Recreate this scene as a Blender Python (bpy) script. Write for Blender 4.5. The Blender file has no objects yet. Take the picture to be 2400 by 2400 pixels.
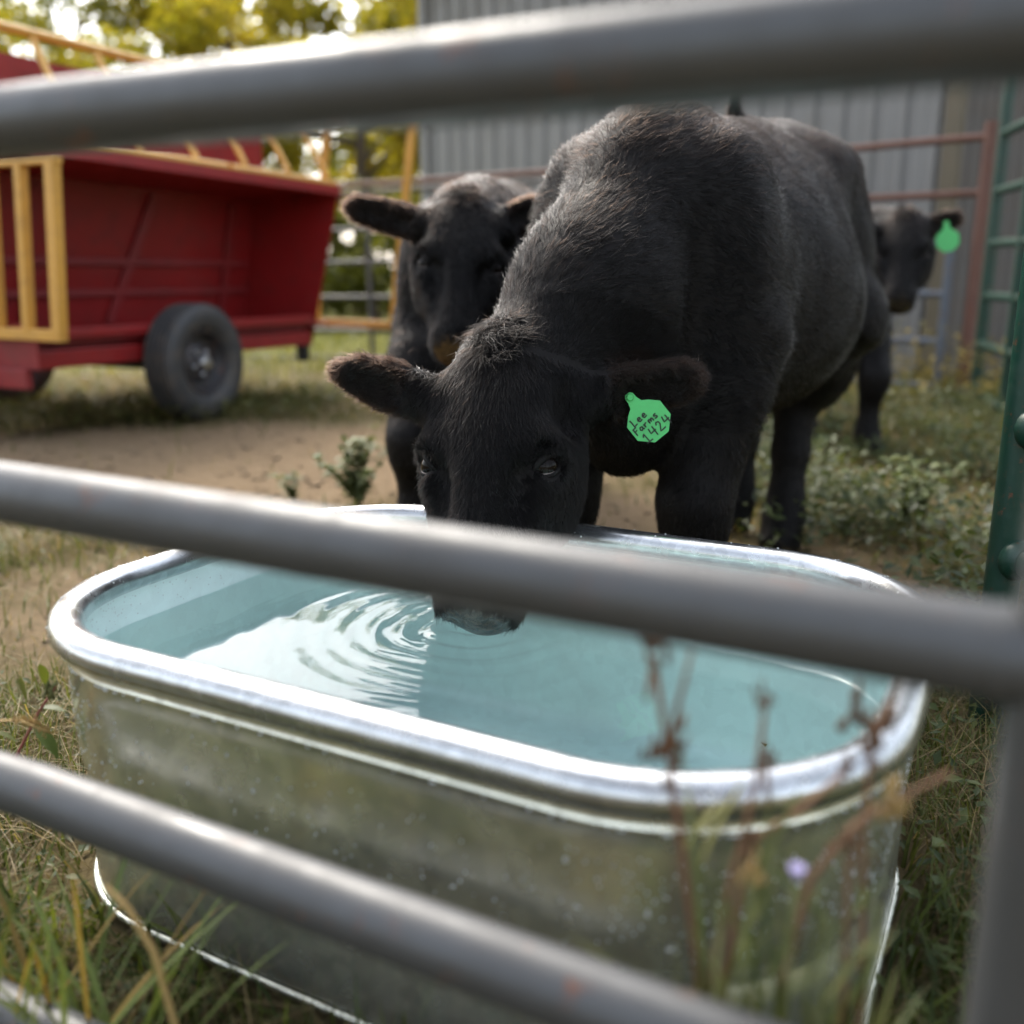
import bpy, math, random
import numpy as np
from mathutils import Vector, Matrix

SC = bpy.context.scene
COL = SC.collection
R = math.radians
rng = np.random.default_rng(7)
random.seed(7)

# ------------------------------------------------------------------ camera
HC, PITCH, FPX = 0.658, R(13.66), 2267.0
cam_d = bpy.data.cameras.new('camera')
cam = bpy.data.objects.new('camera', cam_d)
COL.objects.link(cam)
cam.location = (0, 0, HC)
cam.rotation_euler = (R(90) - PITCH, 0, 0)
cam_d.sensor_fit = 'HORIZONTAL'
cam_d.sensor_width = 36.0
cam_d.lens = 36.0 * FPX / 2400.0
cam_d.clip_start = 0.02
cam_d.clip_end = 2000
cam_d.dof.use_dof = True
cam_d.dof.focus_distance = 1.27
cam_d.dof.aperture_fstop = 2.2
cam_d.dof.aperture_blades = 0
SC.camera = cam

# ------------------------------------------------------------------ sky, sun, exposure
SUN_EL, SUN_AZ = R(46), R(-24)          # azimuth measured from +Y towards +X
w = bpy.data.worlds.new('World')
SC.world = w
w.use_nodes = True
wn = w.node_tree
bg = wn.nodes['Background']
sky = wn.nodes.new('ShaderNodeTexSky')
sky.sky_type = 'NISHITA'
sky.sun_disc = False
sky.sun_elevation = SUN_EL
sky.sun_rotation = SUN_AZ
sky.altitude = 100
sky.air_density = 1.2
sky.dust_density = 4.0
sky.ozone_density = 1.0
hs = wn.nodes.new('ShaderNodeHueSaturation')        # hazy, whitish air
hs.inputs['Saturation'].default_value = 0.45
wn.links.new(sky.outputs[0], hs.inputs['Color'])
wn.links.new(hs.outputs[0], bg.inputs[0])
bg.inputs[1].default_value = 0.15
sd = bpy.data.lights.new('sun', 'SUN')
sd.energy = 0.9
sd.angle = R(14)
sd.color = (1.0, 0.92, 0.78)
sun = bpy.data.objects.new('sun', sd)
COL.objects.link(sun)
sdir = Vector((math.sin(SUN_AZ) * math.cos(SUN_EL), math.cos(SUN_AZ) * math.cos(SUN_EL), math.sin(SUN_EL)))
sun.rotation_euler = (-sdir).to_track_quat('-Z', 'Y').to_euler()
sun.location = (-8, 8, 9)
SC.view_settings.view_transform = 'Standard'
SC.view_settings.look = 'None'
SC.view_settings.gamma = 1.0
SC.view_settings.use_curve_mapping = False
SC.view_settings.exposure = 1.65
cy = SC.cycles
cy.use_denoising = True
cy.max_bounces = 8
cy.transparent_max_bounces = 24
cy.sample_clamp_indirect = 8
cy.caustics_reflective = False
cy.caustics_refractive = False


# ------------------------------------------------------------------ helpers
def at(u, v, Y):
    """World point on the plane y = Y that is seen at photo pixel (u, v): used to set real positions."""
    x = (u - 1200) / FPX
    y = -(v - 1200) / FPX
    d = Vector((x, math.cos(PITCH) + y * math.sin(PITCH), -math.sin(PITCH) + y * math.cos(PITCH)))
    return Vector((0, 0, HC)) + d * (Y / d.y)


def tag(o, label=None, cat=None, group=None, kind=None):
    if label: o['label'] = label
    if cat: o['category'] = cat
    if group: o['group'] = group
    if kind: o['kind'] = kind
    return o


def empty(name, loc=(0, 0, 0), rz=0.0):
    o = bpy.data.objects.new(name, None)
    o.location = loc
    o.rotation_euler = (0, 0, rz)
    o.empty_display_size = 0.1
    COL.objects.link(o)
    return o


def link(name, me, mats, parent=None):
    o = bpy.data.objects.new(name, me)
    for m in (mats if isinstance(mats, (list, tuple)) else [mats]):
        if me.materials.find(m.name) < 0:
            me.materials.append(m)
    COL.objects.link(o)
    if parent:
        o.parent = parent
        o.matrix_parent_inverse = Matrix.Identity(4)
    return o


class MB:
    """collects pieces of one mesh"""
    def __init__(s):
        s.v, s.f = [], []

    def add(s, vs, fs):
        k = len(s.v)
        s.v += [tuple(p) for p in vs]
        s.f += [tuple(i + k for i in f) for f in fs]
        return s

    def box(s, lo, hi, M=None):
        x0, y0, z0 = lo
        x1, y1, z1 = hi
        vs = [Vector(p) for p in ((x0, y0, z0), (x1, y0, z0), (x1, y1, z0), (x0, y1, z0), (x0, y0, z1), (x1, y0, z1), (x1, y1, z1), (x0, y1, z1))]
        if M: vs = [M @ p for p in vs]
        return s.add(vs, [(0, 3, 2, 1), (4, 5, 6, 7), (0, 1, 5, 4), (1, 2, 6, 5), (2, 3, 7, 6), (3, 0, 4, 7)])

    def tube(s, pts, rad, n=12, cap=True):
        pts = [Vector(p) for p in pts]
        rads = rad if isinstance(rad, (list, tuple)) else [rad] * len(pts)
        rings = []
        prev = None
        for i, p in enumerate(pts):
            a = pts[max(0, i - 1)]
            b = pts[min(len(pts) - 1, i + 1)]
            d = (b - a).normalized()
            if prev is None:
                u = d.orthogonal().normalized()
            else:
                u = (prev - d * prev.dot(d)).normalized()
            prev = u
            v = d.cross(u)
            rings.append([p + (u * math.cos(t) + v * math.sin(t)) * rads[i] for t in (2 * math.pi * k / n for k in range(n))])
        k0 = len(s.v)
        for r in rings: s.v += [tuple(p) for p in r]
        for i in range(len(rings) - 1):
            for k in range(n):
                a = k0 + i * n + k
                b = k0 + i * n + (k + 1) % n
                s.f.append((a, b, b + n, a + n))
        if cap:
            s.f.append(tuple(k0 + k for k in reversed(range(n))))
            e = k0 + (len(rings) - 1) * n
            s.f.append(tuple(e + k for k in range(n)))
        return s

    def quadbar(s, a, b, wd, th, up=Vector((0, 0, 1))):
        """rectangular bar from a to b, wd wide across, th along `up`"""
        a, b = Vector(a), Vector(b)
        d = (b - a).normalized()
        side = d.cross(up).normalized() * wd / 2
        u = side.cross(d).normalized() * th / 2
        vs = [a - side - u, a + side - u, a + side + u, a - side + u, b - side - u, b + side - u, b + side + u, b - side + u]
        return s.add(vs, [(0, 3, 2, 1), (4, 5, 6, 7), (0, 1, 5, 4), (1, 2, 6, 5), (2, 3, 7, 6), (3, 0, 4, 7)])

    def lathe(s, prof, M, n=40, close=False):
        """prof: list of (radius, axial) about local Z"""
        k0 = len(s.v)
        for (r, z) in prof:
            for k in range(n):
                t = 2 * math.pi * k / n
                s.v.append(tuple(M @ Vector((r * math.cos(t), r * math.sin(t), z))))
        m = len(prof)
        for i in range(m if close else m - 1):
            j = (i + 1) % m
            for k in range(n):
                q = (k + 1) % n
                s.f.append((k0 + i * n + k, k0 + i * n + q, k0 + j * n + q, k0 + j * n + k))
        return s

    def build(s, name, m, parent=None, smooth=False, bevel=0.0, local=None):
        vs = s.v
        if local is not None:
            inv = local.inverted()
            vs = [tuple(inv @ Vector(p)) for p in vs]
        me = bpy.data.meshes.new(name)
        me.from_pydata(vs, [], s.f)
        me.validate()
        if smooth:
            me.polygons.foreach_set('use_smooth', [True] * len(me.polygons))
            if smooth == 'angle':
                me.set_sharp_from_angle(angle=R(40))
        o = link(name, me, m, parent)
        if bevel:
            b = o.modifiers.new('bevel', 'BEVEL')
            b.width = bevel
            b.segments = 2
            b.limit_method = 'ANGLE'
        return o


def np_mesh(name, v, f, smooth=True):
    """v (n,3), f (m,k) arrays -> mesh"""
    v = np.asarray(v, np.float32)
    f = np.asarray(f, np.int32)
    me = bpy.data.meshes.new(name)
    me.vertices.add(len(v))
    me.vertices.foreach_set('co', v.ravel())
    k = f.shape[1]
    me.loops.add(f.size)
    me.loops.foreach_set('vertex_index', f.ravel())
    me.polygons.add(len(f))
    me.polygons.foreach_set('loop_start', np.arange(0, f.size, k, dtype=np.int32))
    me.polygons.foreach_set('use_smooth', np.full(len(f), smooth))
    me.update()
    me.validate()
    return me


# ------------------------------------------------------------------ materials
def nodes(m):
    m.use_nodes = True
    nt = m.node_tree
    return nt, nt.nodes, nt.links, nt.nodes['Principled BSDF']


def mix_rgb(nt, fac, a, b, mode='MIX'):
    n = nt.nodes.new('ShaderNodeMix')
    n.data_type = 'RGBA'
    n.blend_type = mode
    for s, val in ((n.inputs[0], fac), (n.inputs[6], a), (n.inputs[7], b)):
        if hasattr(val, 'default_value'): nt.links.new(val, s)
        elif isinstance(val, (int, float)): s.default_value = val
        else: s.default_value = (*val, 1) if len(val) == 3 else val
    return n.outputs[2]


def noise(nt, scale, detail=4, rough=0.6, coord='Object', stretch=None, w=None):
    tc = nt.nodes.new('ShaderNodeTexCoord')
    n = nt.nodes.new('ShaderNodeTexNoise')
    n.inputs['Scale'].default_value = scale
    n.inputs['Detail'].default_value = detail
    n.inputs['Roughness'].default_value = rough
    src = tc.outputs[coord]
    if stretch:
        mp = nt.nodes.new('ShaderNodeMapping')
        mp.inputs['Scale'].default_value = stretch
        nt.links.new(src, mp.inputs[0])
        src = mp.outputs[0]
    nt.links.new(src, n.inputs[0])
    return n.outputs['Fac']


def ramp(nt, src, stops):
    r = nt.nodes.new('ShaderNodeValToRGB')
    e = r.color_ramp.elements
    while len(e) < len(stops): e.new(0.5)
    for el, (p, c) in zip(e, stops):
        el.position = p
        el.color = (*c, 1) if not isinstance(c, (int, float)) else (c, c, c, 1)
    nt.links.new(src, r.inputs[0])
    return r.outputs[0]


def bump(nt, bs, src, strength=0.3, dist=0.01):
    b = nt.nodes.new('ShaderNodeBump')
    b.inputs['Strength'].default_value = strength
    b.inputs['Distance'].default_value = dist
    nt.links.new(src, b.inputs['Height'])
    nt.links.new(b.outputs[0], bs.inputs['Normal'])


def paint(name, col, rough=0.45, metal=0.0, var=0.35, scale=6.0, rust=0.0, dirt=(0.16, 0.11, 0.07), dirt_amt=0.35, bump_s=0.15, spec=0.5):
    m = bpy.data.materials.new(name)
    nt, N, L, bs = nodes(m)
    n1 = noise(nt, scale, 6, 0.65)
    c = mix_rgb(nt, n1, tuple(x * (1 - var) for x in col), tuple(min(1, x * (1 + var)) for x in col))
    n2 = noise(nt, scale * 3.3, 8, 0.7)
    d = ramp(nt, n2, [(0.48, 0.0), (0.75, 1.0)])
    mth = N.new('ShaderNodeMath'); mth.operation = 'MULTIPLY'; mth.inputs[1].default_value = dirt_amt
    L.new(d, mth.inputs[0])
    c = mix_rgb(nt, mth.outputs[0], c, dirt)
    if rust:
        n3 = noise(nt, scale * 5, 10, 0.75)
        rm = ramp(nt, n3, [(0.62 - rust * 0.2, 0.0), (0.70 - rust * 0.2, 1.0)])
        c = mix_rgb(nt, rm, c, (0.13, 0.05, 0.025))
        if metal:
            mr = mix_rgb(nt, rm, (metal,) * 3, (0.0,) * 3)
            L.new(mr, bs.inputs['Metallic'])
    elif metal:
        bs.inputs['Metallic'].default_value = metal
    L.new(c, bs.inputs['Base Color'])
    rr = ramp(nt, n2, [(0.3, max(0.02, rough - 0.1)), (0.8, min(1, rough + 0.2))])
    L.new(rr, bs.inputs['Roughness'])
    bs.inputs['Specular IOR Level'].default_value = spec
    if bump_s: bump(nt, bs, n2, bump_s, 0.004)
    return m


M = {}
M['red'] = paint('red_paint', (0.26, 0.012, 0.013), 0.42, var=0.3, scale=3, dirt=(0.10, 0.02, 0.016), dirt_amt=0.5)
M['red_dirty'] = paint('worn_red_paint', (0.22, 0.014, 0.016), 0.5, var=0.35, scale=3, dirt=(0.11, 0.04, 0.03), dirt_amt=0.6)
M['faded'] = paint('faded_pink_paint', (0.50, 0.34, 0.33), 0.5, var=0.2, scale=4, dirt=(0.30, 0.08, 0.07), dirt_amt=0.6)
M['yellow'] = paint('yellow_paint', (0.62, 0.33, 0.06), 0.45, var=0.2, scale=5, dirt=(0.30, 0.17, 0.06), dirt_amt=0.5)
M['green'] = paint('green_paint', (0.005, 0.040, 0.026), 0.40, var=0.3, scale=9, rust=0.25, dirt=(0.03, 0.06, 0.045), dirt_amt=0.4, bump_s=0.3)
M['rusty'] = paint('rusty_red_pipe', (0.13, 0.058, 0.042), 0.6, var=0.4, scale=8, rust=0.5, bump_s=0.4)
M['bluegrey'] = paint('blue_grey_pipe', (0.10, 0.12, 0.15), 0.5, var=0.3, scale=7, rust=0.3)
M['darkpipe'] = paint('dark_weathered_pipe', (0.055, 0.055, 0.058), 0.5, var=0.3, scale=7, rust=0.3)
M['darkmetal'] = paint('dark_metal', (0.03, 0.03, 0.032), 0.5, metal=0.6, var=0.3)
M['rubber'] = paint('tyre_rubber', (0.045, 0.046, 0.048), 0.55, var=0.3, scale=5, dirt=(0.16, 0.12, 0.08), dirt_amt=0.55, bump_s=0.3)
M['rim_metal'] = paint('wheel_rim_paint', (0.07, 0.07, 0.075), 0.4, metal=0.5, var=0.3, scale=8, rust=0.35)
M['steel'] = paint('bright_steel', (0.6, 0.6, 0.62), 0.3, metal=1.0, var=0.15)
M['gate'] = paint('grey_gate_tube', (0.085, 0.087, 0.089), 0.46, metal=0.5, var=0.22, scale=7, rust=0.12, dirt=(0.075, 0.073, 0.072), dirt_amt=0.5, bump_s=0.12)
M['barn'] = paint('grey_barn_steel', (0.205, 0.203, 0.198), 0.5, metal=0.15, var=0.14, scale=1.2, dirt=(0.20, 0.19, 0.165), dirt_amt=0.4, bump_s=0.05)
M['barn_dark'] = paint('brown_grey_siding', (0.11, 0.10, 0.09), 0.6, var=0.25, scale=2.0)
M['barn_trim'] = paint('barn_corner_trim', (0.115, 0.095, 0.06), 0.5, var=0.2)
M['roof'] = paint('barn_roof_steel', (0.3, 0.31, 0.32), 0.45, metal=0.4)
M['bark'] = paint('bark', (0.10, 0.075, 0.05), 0.9, var=0.5, scale=9, bump_s=0.8)


def galvanised(name, col, rough, spangle=70.0, blotch=0.35, metal=0.95, sp_c=1.0):
    m = bpy.data.materials.new(name)
    nt, N, L, bs = nodes(m)
    tc = N.new('ShaderNodeTexCoord')
    vo = N.new('ShaderNodeTexVoronoi')
    vo.inputs['Scale'].default_value = spangle
    L.new(tc.outputs['Object'], vo.inputs[0])
    sep = N.new('ShaderNodeSeparateColor')
    L.new(vo.outputs['Color'], sep.inputs[0])
    sp = ramp(nt, sep.outputs[0], [(0.0, 1 - 0.18 * sp_c), (1.0, 1 + 0.08 * sp_c)])
    c = mix_rgb(nt, 1.0, col, sp, 'MULTIPLY')
    n1 = noise(nt, 9, 7, 0.65)
    bl = ramp(nt, n1, [(0.42, 0.0), (0.72, blotch)])
    c = mix_rgb(nt, bl, c, (0.62, 0.66, 0.66))
    L.new(c, bs.inputs['Base Color'])
    bs.inputs['Metallic'].default_value = metal
    n2 = noise(nt, 30, 5, 0.6)
    rr = ramp(nt, n2, [(0.3, rough - 0.06), (0.8, rough + 0.14)])
    L.new(rr, bs.inputs['Roughness'])
    bump(nt, bs, n1, 0.06, 0.01)
    return m


M['galv'] = galvanised('galvanised_steel', (0.84, 0.85, 0.74), 0.20, 60, 0.10, 0.88)
M['galv_in'] = galvanised('galvanised_steel_inside', (0.76, 0.89, 0.885), 0.45, 60, 0.35, 0.10, 0.25)
M['galv_rim'] = galvanised('galvanised_rim', (0.62, 0.64, 0.65), 0.22, 90, 0.15)


def m_water():
    m = bpy.data.materials.new('tank_water')
    m.use_nodes = True
    nt = m.node_tree
    N, L = nt.nodes, nt.links
    for n in list(N): N.remove(n)
    out = N.new('ShaderNodeOutputMaterial')
    fr = N.new('ShaderNodeFresnel'); fr.inputs[0].default_value = 1.333
    tr = N.new('ShaderNodeBsdfTransparent'); tr.inputs[0].default_value = (0.88, 0.968, 0.968, 1)
    gl = N.new('ShaderNodeBsdfGlossy'); gl.inputs['Roughness'].default_value = 0.0
    gl.inputs[0].default_value = (1, 1, 1, 1)
    mx = N.new('ShaderNodeMixShader')
    L.new(fr.outputs[0], mx.inputs[0]); L.new(tr.outputs[0], mx.inputs[1]); L.new(gl.outputs[0], mx.inputs[2])
    L.new(mx.outputs[0], out.inputs[0])
    return m


M['water'] = m_water()


def m_drop():
    m = bpy.data.materials.new('water_drop')
    nt, N, L, bs = nodes(m)
    bs.inputs['Base Color'].default_value = (0.85, 0.9, 0.9, 1)  # whitish body colour stands in for the sky highlight on clear beads
    bs.inputs['Roughness'].default_value = 0.03
    bs.inputs['Transmission Weight'].default_value = 0.25
    bs.inputs['IOR'].default_value = 1.333
    return m


M['drop'] = m_drop()


def m_leaf(name, trans=0.45, rough=0.5, gain=1.0):
    """leaf material: per-leaf colour from the 'tint' attribute"""
    m = bpy.data.materials.new(name)
    m.use_nodes = True
    nt = m.node_tree
    N, L = nt.nodes, nt.links
    bs = N['Principled BSDF']
    out = N['Material Output']
    at_ = N.new('ShaderNodeAttribute'); at_.attribute_name = 'tint'
    c = at_.outputs['Color']
    n = noise(nt, 40, 3)
    c2 = mix_rgb(nt, n, mix_rgb(nt, 1.0, c, (0.75 * gain,) * 3, 'MULTIPLY'), mix_rgb(nt, 1.0, c, (1.2 * gain,) * 3, 'MULTIPLY'))
    L.new(c2, bs.inputs['Base Color'])
    bs.inputs['Roughness'].default_value = rough
    bs.inputs['Specular IOR Level'].default_value = 0.3
    t = N.new('ShaderNodeBsdfTranslucent')
    tc2 = mix_rgb(nt, 1.0, c2, (1.35, 1.3, 0.6), 'MULTIPLY')
    L.new(tc2, t.inputs[0])
    mx = N.new('ShaderNodeMixShader'); mx.inputs[0].default_value = trans
    L.new(bs.outputs[0], mx.inputs[1]); L.new(t.outputs[0], mx.inputs[2])
    L.new(mx.outputs[0], out.inputs[0])
    return m


M['grass'] = m_leaf('grass_blade', 0.35)
M['leaf'] = m_leaf('tree_leaf', 0.6)
M['weed'] = m_leaf('weed_leaf', 0.3)


def m_ground():
    m = bpy.data.materials.new('pasture_ground')
    nt, N, L, bs = nodes(m)
    a = N.new('ShaderNodeAttribute'); a.attribute_name = 'dirt'
    n1 = noise(nt, 3.0, 8, 0.65)
    n2 = noise(nt, 18.0, 8, 0.7)
    n3 = noise(nt, 90.0, 6, 0.7)
    dirt = mix_rgb(nt, n2, (0.22, 0.15, 0.088), (0.39, 0.285, 0.175))
    dirt = mix_rgb(nt, ramp(nt, n3, [(0.55, 0.0), (0.7, 0.7)]), dirt, (0.15, 0.095, 0.05))
    soil = mix_rgb(nt, n2, (0.11, 0.085, 0.042), (0.25, 0.195, 0.095))
    far = mix_rgb(nt, n1, (0.14, 0.15, 0.045), (0.26, 0.25, 0.08))
    sep = N.new('ShaderNodeSeparateColor'); L.new(a.outputs['Color'], sep.inputs[0])
    ad = N.new('ShaderNodeMath'); ad.operation = 'ADD'
    s2 = N.new('ShaderNodeMath'); s2.operation = 'MULTIPLY_ADD'; s2.inputs[1].default_value = 0.9; s2.inputs[2].default_value = -0.45
    L.new(n1, s2.inputs[0]); L.new(sep.outputs[0], ad.inputs[0]); L.new(s2.outputs[0], ad.inputs[1])
    dm = ramp(nt, ad.outputs[0], [(0.35, 0.0), (0.62, 1.0)])
    c = mix_rgb(nt, sep.outputs[1], soil, far)
    c = mix_rgb(nt, dm, c, dirt)
    L.new(c, bs.inputs['Base Color'])
    bs.inputs['Roughness'].default_value = 0.95
    bs.inputs['Specular IOR Level'].default_value = 0.15
    bump(nt, bs, mix_rgb(nt, 0.4, n2, n3), 0.9, 0.05)
    return m


M['ground'] = m_ground()


def m_coat(name, col, rough=0.55):
    m = bpy.data.materials.new(name)
    nt, N, L, bs = nodes(m)
    n1 = noise(nt, 14, 6, 0.65)
    n2 = noise(nt, 160, 4, 0.6, stretch=(1, 1, 0.25))
    c = mix_rgb(nt, n1, tuple(x * 0.6 for x in col), tuple(x * 1.5 for x in col))
    L.new(c, bs.inputs['Base Color'])
    bs.inputs['Roughness'].default_value = rough
    bs.inputs['Specular IOR Level'].default_value = 0.12
    bump(nt, bs, n2, 0.35, 0.004)
    return m


M['coat'] = m_coat('black_coat_skin', (0.0075, 0.0065, 0.0063))


def m_fur(name, melanin, rough=0.32, coat=0.0):
    m = bpy.data.materials.new(name)
    m.use_nodes = True
    nt = m.node_tree
    N, L = nt.nodes, nt.links
    for n in list(N): N.remove(n)
    out = N.new('ShaderNodeOutputMaterial')
    h = N.new('ShaderNodeBsdfHairPrincipled')
    h.parametrization = 'COLOR'
    hi = N.new('ShaderNodeHairInfo')
    base = ramp(nt, hi.outputs['Random'], [(0.0, tuple(x * 0.45 for x in melanin)), (0.72, melanin), (0.93, tuple(x * 3.5 for x in melanin)), (1.0, tuple(x * 8 for x in melanin))])
    br = N.new('ShaderNodeAttribute'); br.attribute_name = 'brown'
    L.new(mix_rgb(nt, br.outputs['Fac'], base, (0.040, 0.020, 0.012)), h.inputs['Color'])
    h.inputs['Roughness'].default_value = rough
    h.inputs['Radial Roughness'].default_value = 0.45
    h.inputs['Coat'].default_value = coat
    h.inputs['IOR'].default_value = 1.28
    h.inputs['Random Roughness'].default_value = 0.3
    L.new(h.outputs[0], out.inputs[0])
    return m


M['fur'] = m_fur('black_fur', (0.0010, 0.00088, 0.00084))


def m_simple(name, col, rough, spec=0.5, coat=0.0):
    m = bpy.data.materials.new(name)
    nt, N, L, bs = nodes(m)
    n1 = noise(nt, 60, 4)
    c = mix_rgb(nt, n1, tuple(x * 0.8 for x in col), tuple(min(1, x * 1.2) for x in col))
    L.new(c, bs.inputs['Base Color'])
    bs.inputs['Roughness'].default_value = rough
    bs.inputs['Specular IOR Level'].default_value = spec
    bs.inputs['Coat Weight'].default_value = coat
    bs.inputs['Coat Roughness'].default_value = 0.02
    return m


M['eye'] = m_simple('eyeball', (0.006, 0.004, 0.003), 0.06, 0.16, 0.0)
M['sclera'] = m_simple('eye_white', (0.22, 0.18, 0.165), 0.3, 0.4, 0.2)
M['nose'] = paint('wet_nose_skin', (0.022, 0.019, 0.018), 0.25, var=0.4, scale=40, dirt=(0.16, 0.09, 0.035), dirt_amt=0.55)
M['nose_tan'] = paint('muddy_nose_skin', (0.075, 0.045, 0.026), 0.3, var=0.5, scale=30, dirt=(0.34, 0.20, 0.06), dirt_amt=0.8)
M['tag'] = paint('ear_tag_plastic', (0.085, 0.52, 0.15), 0.42, var=0.10, scale=30, dirt=(0.10, 0.30, 0.10), dirt_amt=0.25, bump_s=0.1)
M['ink'] = m_simple('black_ink', (0.008, 0.012, 0.01), 0.5)
M['flower'] = m_simple('pale_violet_petal', (0.40, 0.36, 0.62), 0.6)

# ------------------------------------------------------------------ ground
def dirt_mask(x, y):
    m = 1.25 - np.hypot((x + 1.25) / 2.1, (y - 3.55) / 1.05)
    m = np.maximum(m, 0.62 - np.hypot((x - 0.75) / 0.55, (y - 2.2) / 0.75) * 0.6)
    m = np.maximum(m, 0.8 - np.hypot((x - 0.2) / 0.7, (y - 2.6) / 0.9) * 0.7)
    m = np.maximum(m, 0.62 - np.hypot((x + 0.9) / 0.7, (y - 1.9) / 0.9) * 0.6)
    return np.clip(m, 0, 1)


def ground_z(x, y):
    n = 0.012 * np.sin(2.1 * x + 0.7 * y) * np.sin(1.7 * y - 0.4 * x) + 0.006 * np.sin(7.3 * x + 2.0) * np.sin(6.1 * y + 1.0)
    keep = np.clip((np.hypot(x + 0.02, y - 1.03) - 0.75) / 0.5, 0, 1)
    keep = keep * np.clip((14 - y) / 4.0, 0, 1)
    return n * keep - 0.006


def make_ground():
    s = np.linspace(-1, 1, 301)
    xs = 0.3 + np.sinh(s * 6.2) / np.sinh(6.2) * 260
    ys = 2.5 + np.sinh(s * 6.2) / np.sinh(6.2) * 260
    X, Y = np.meshgrid(xs, ys, indexing='ij')
    Z = ground_z(X, Y)
    n = len(xs)
    v = np.stack([X, Y, Z], -1).reshape(-1, 3)
    i = np.arange((n - 1) * (n - 1))
    a = (i // (n - 1)) * n + i % (n - 1)
    me = np_mesh('ground', v, np.stack([a, a + n, a + n + 1, a + 1], 1))
    at_ = me.color_attributes.new('dirt', 'FLOAT_COLOR', 'POINT')
    c = np.ones((n * n, 4), np.float32)
    c[:, 0] = dirt_mask(X, Y).ravel()
    c[:, 1] = np.clip((Y.ravel() - 6.2) / 3.0, 0, 1)
    at_.data.foreach_set('color', c.ravel())
    return tag(link('ground', me, M['ground']), 'trampled pasture ground of dry grass and tan dirt', 'ground', kind='structure')


make_ground()

# ------------------------------------------------------------------ stock tank
TC, TYAW = Vector((-0.022, 1.030, 0)), -0.488
TL, TW, TR_, TH = 0.880, 0.632, 0.205, 0.302
WATER_Z = 0.243


def tank_ring(off, z, n=28):
    """closed outline of the tank, moved outwards by off"""
    L_, W_, r = TL / 2 + off, TW / 2 + off, TR_ + off
    c, s = math.cos(TYAW), math.sin(TYAW)
    out = []
    for cx, cy, a0 in ((L_ - r, W_ - r, 0), (-L_ + r, W_ - r, 90), (-L_ + r, -W_ + r, 180), (L_ - r, -W_ + r, 270)):
        for k in range(n):
            a = R(a0 + 90 * k / (n - 1))
            x, y = cx + r * math.cos(a), cy + r * math.sin(a)
            out.append(Vector((c * x - s * y, s * x + c * y, z)))
        # straight run gets in-between points
        nxt = {0: (-L_ + r, W_), 90: (-L_, -W_ + r), 180: (L_ - r, -W_), 270: (L_, W_ - r)}[a0]
        end = (cx + r * math.cos(R(a0 + 90)), cy + r * math.sin(R(a0 + 90)))
        for k in range(1, 10):
            t = k / 10
            x, y = end[0] * (1 - t) + nxt[0] * t, end[1] * (1 - t) + nxt[1] * t
            out.append(Vector((c * x - s * y, s * x + c * y, z)))
    return out


def sweep(prof, close=False):
    """prof: (off, z) pairs swept round the outline"""
    mb = MB()
    rings = [tank_ring(o, z) for o, z in prof]
    n = len(rings[0])
    for r in rings: mb.v += [tuple(p) for p in r]
    m = len(prof)
    for i in range(m if close else m - 1):
        j = (i + 1) % m
        for k in range(n):
            q = (k + 1) % n
            mb.f.append((i * n + k, j * n + k, j * n + q, i * n + q))
    return mb


tank = empty('stock_tank', TC)
tag(tank, 'oval galvanised steel stock tank full of clear water', 'water trough')
rt = 0.0185
# outer and inner skin with a rolled bead under the rim and a foot seam
outer = [(0.0058, TH - 0.012), (0.0023, TH - 0.020), (0.0020, TH - 0.0245), (0.0038, TH - 0.027), (0.0042, TH - 0.0285), (0.0032, TH - 0.0305), (0.0020, TH - 0.033), (0.0018, TH - 0.050),
         (0.0013, 0.20), (-0.0002, 0.162), (-0.0022, 0.154), (-0.0087, 0.147), (-0.0112, 0.140), (-0.0097, 0.132), (-0.0042, 0.122), (-0.0032, 0.110), (-0.0047, 0.050), (-0.0042, 0.012)]
sweep(outer).build('wall', M['galv'], tank, smooth=True)
inner = [(-0.0510, 0.016), (-0.0350, 0.0175), (-0.0210, 0.023), (-0.0120, 0.033), (-0.0080, 0.050), (-0.0075, 0.11), (-0.0130, 0.13), (-0.0145, 0.142), (-0.0050, 0.162), (-0.0015, 0.20), (-0.0010, TH - 0.052), (-0.0008, TH - 0.036), (-0.0002, TH - 0.030), (-0.0006, TH - 0.026), (-0.0005, TH - 0.012)]
sweep(inner).build('inner_wall', M['galv_in'], tank, smooth=True)
sweep([(rt * math.cos(t), TH + rt * 0.92 * math.sin(t)) for t in (2 * math.pi * k / 18 for k in range(18))], True).build('rim', M['galv_rim'], tank, smooth=True)
sweep([(-0.003 + 0.004 * math.cos(t), 0.006 + 0.004 * math.sin(t)) for t in (2 * math.pi * k / 10 for k in range(10))], True).build('foot_rim', M['galv'], tank, smooth=True)
bt = MB()
ring = tank_ring(-0.0508, 0.016)
bt.add(ring, [tuple(range(len(ring)))])
bt.build('floor_plate', M['galv_in'], tank)

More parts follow.
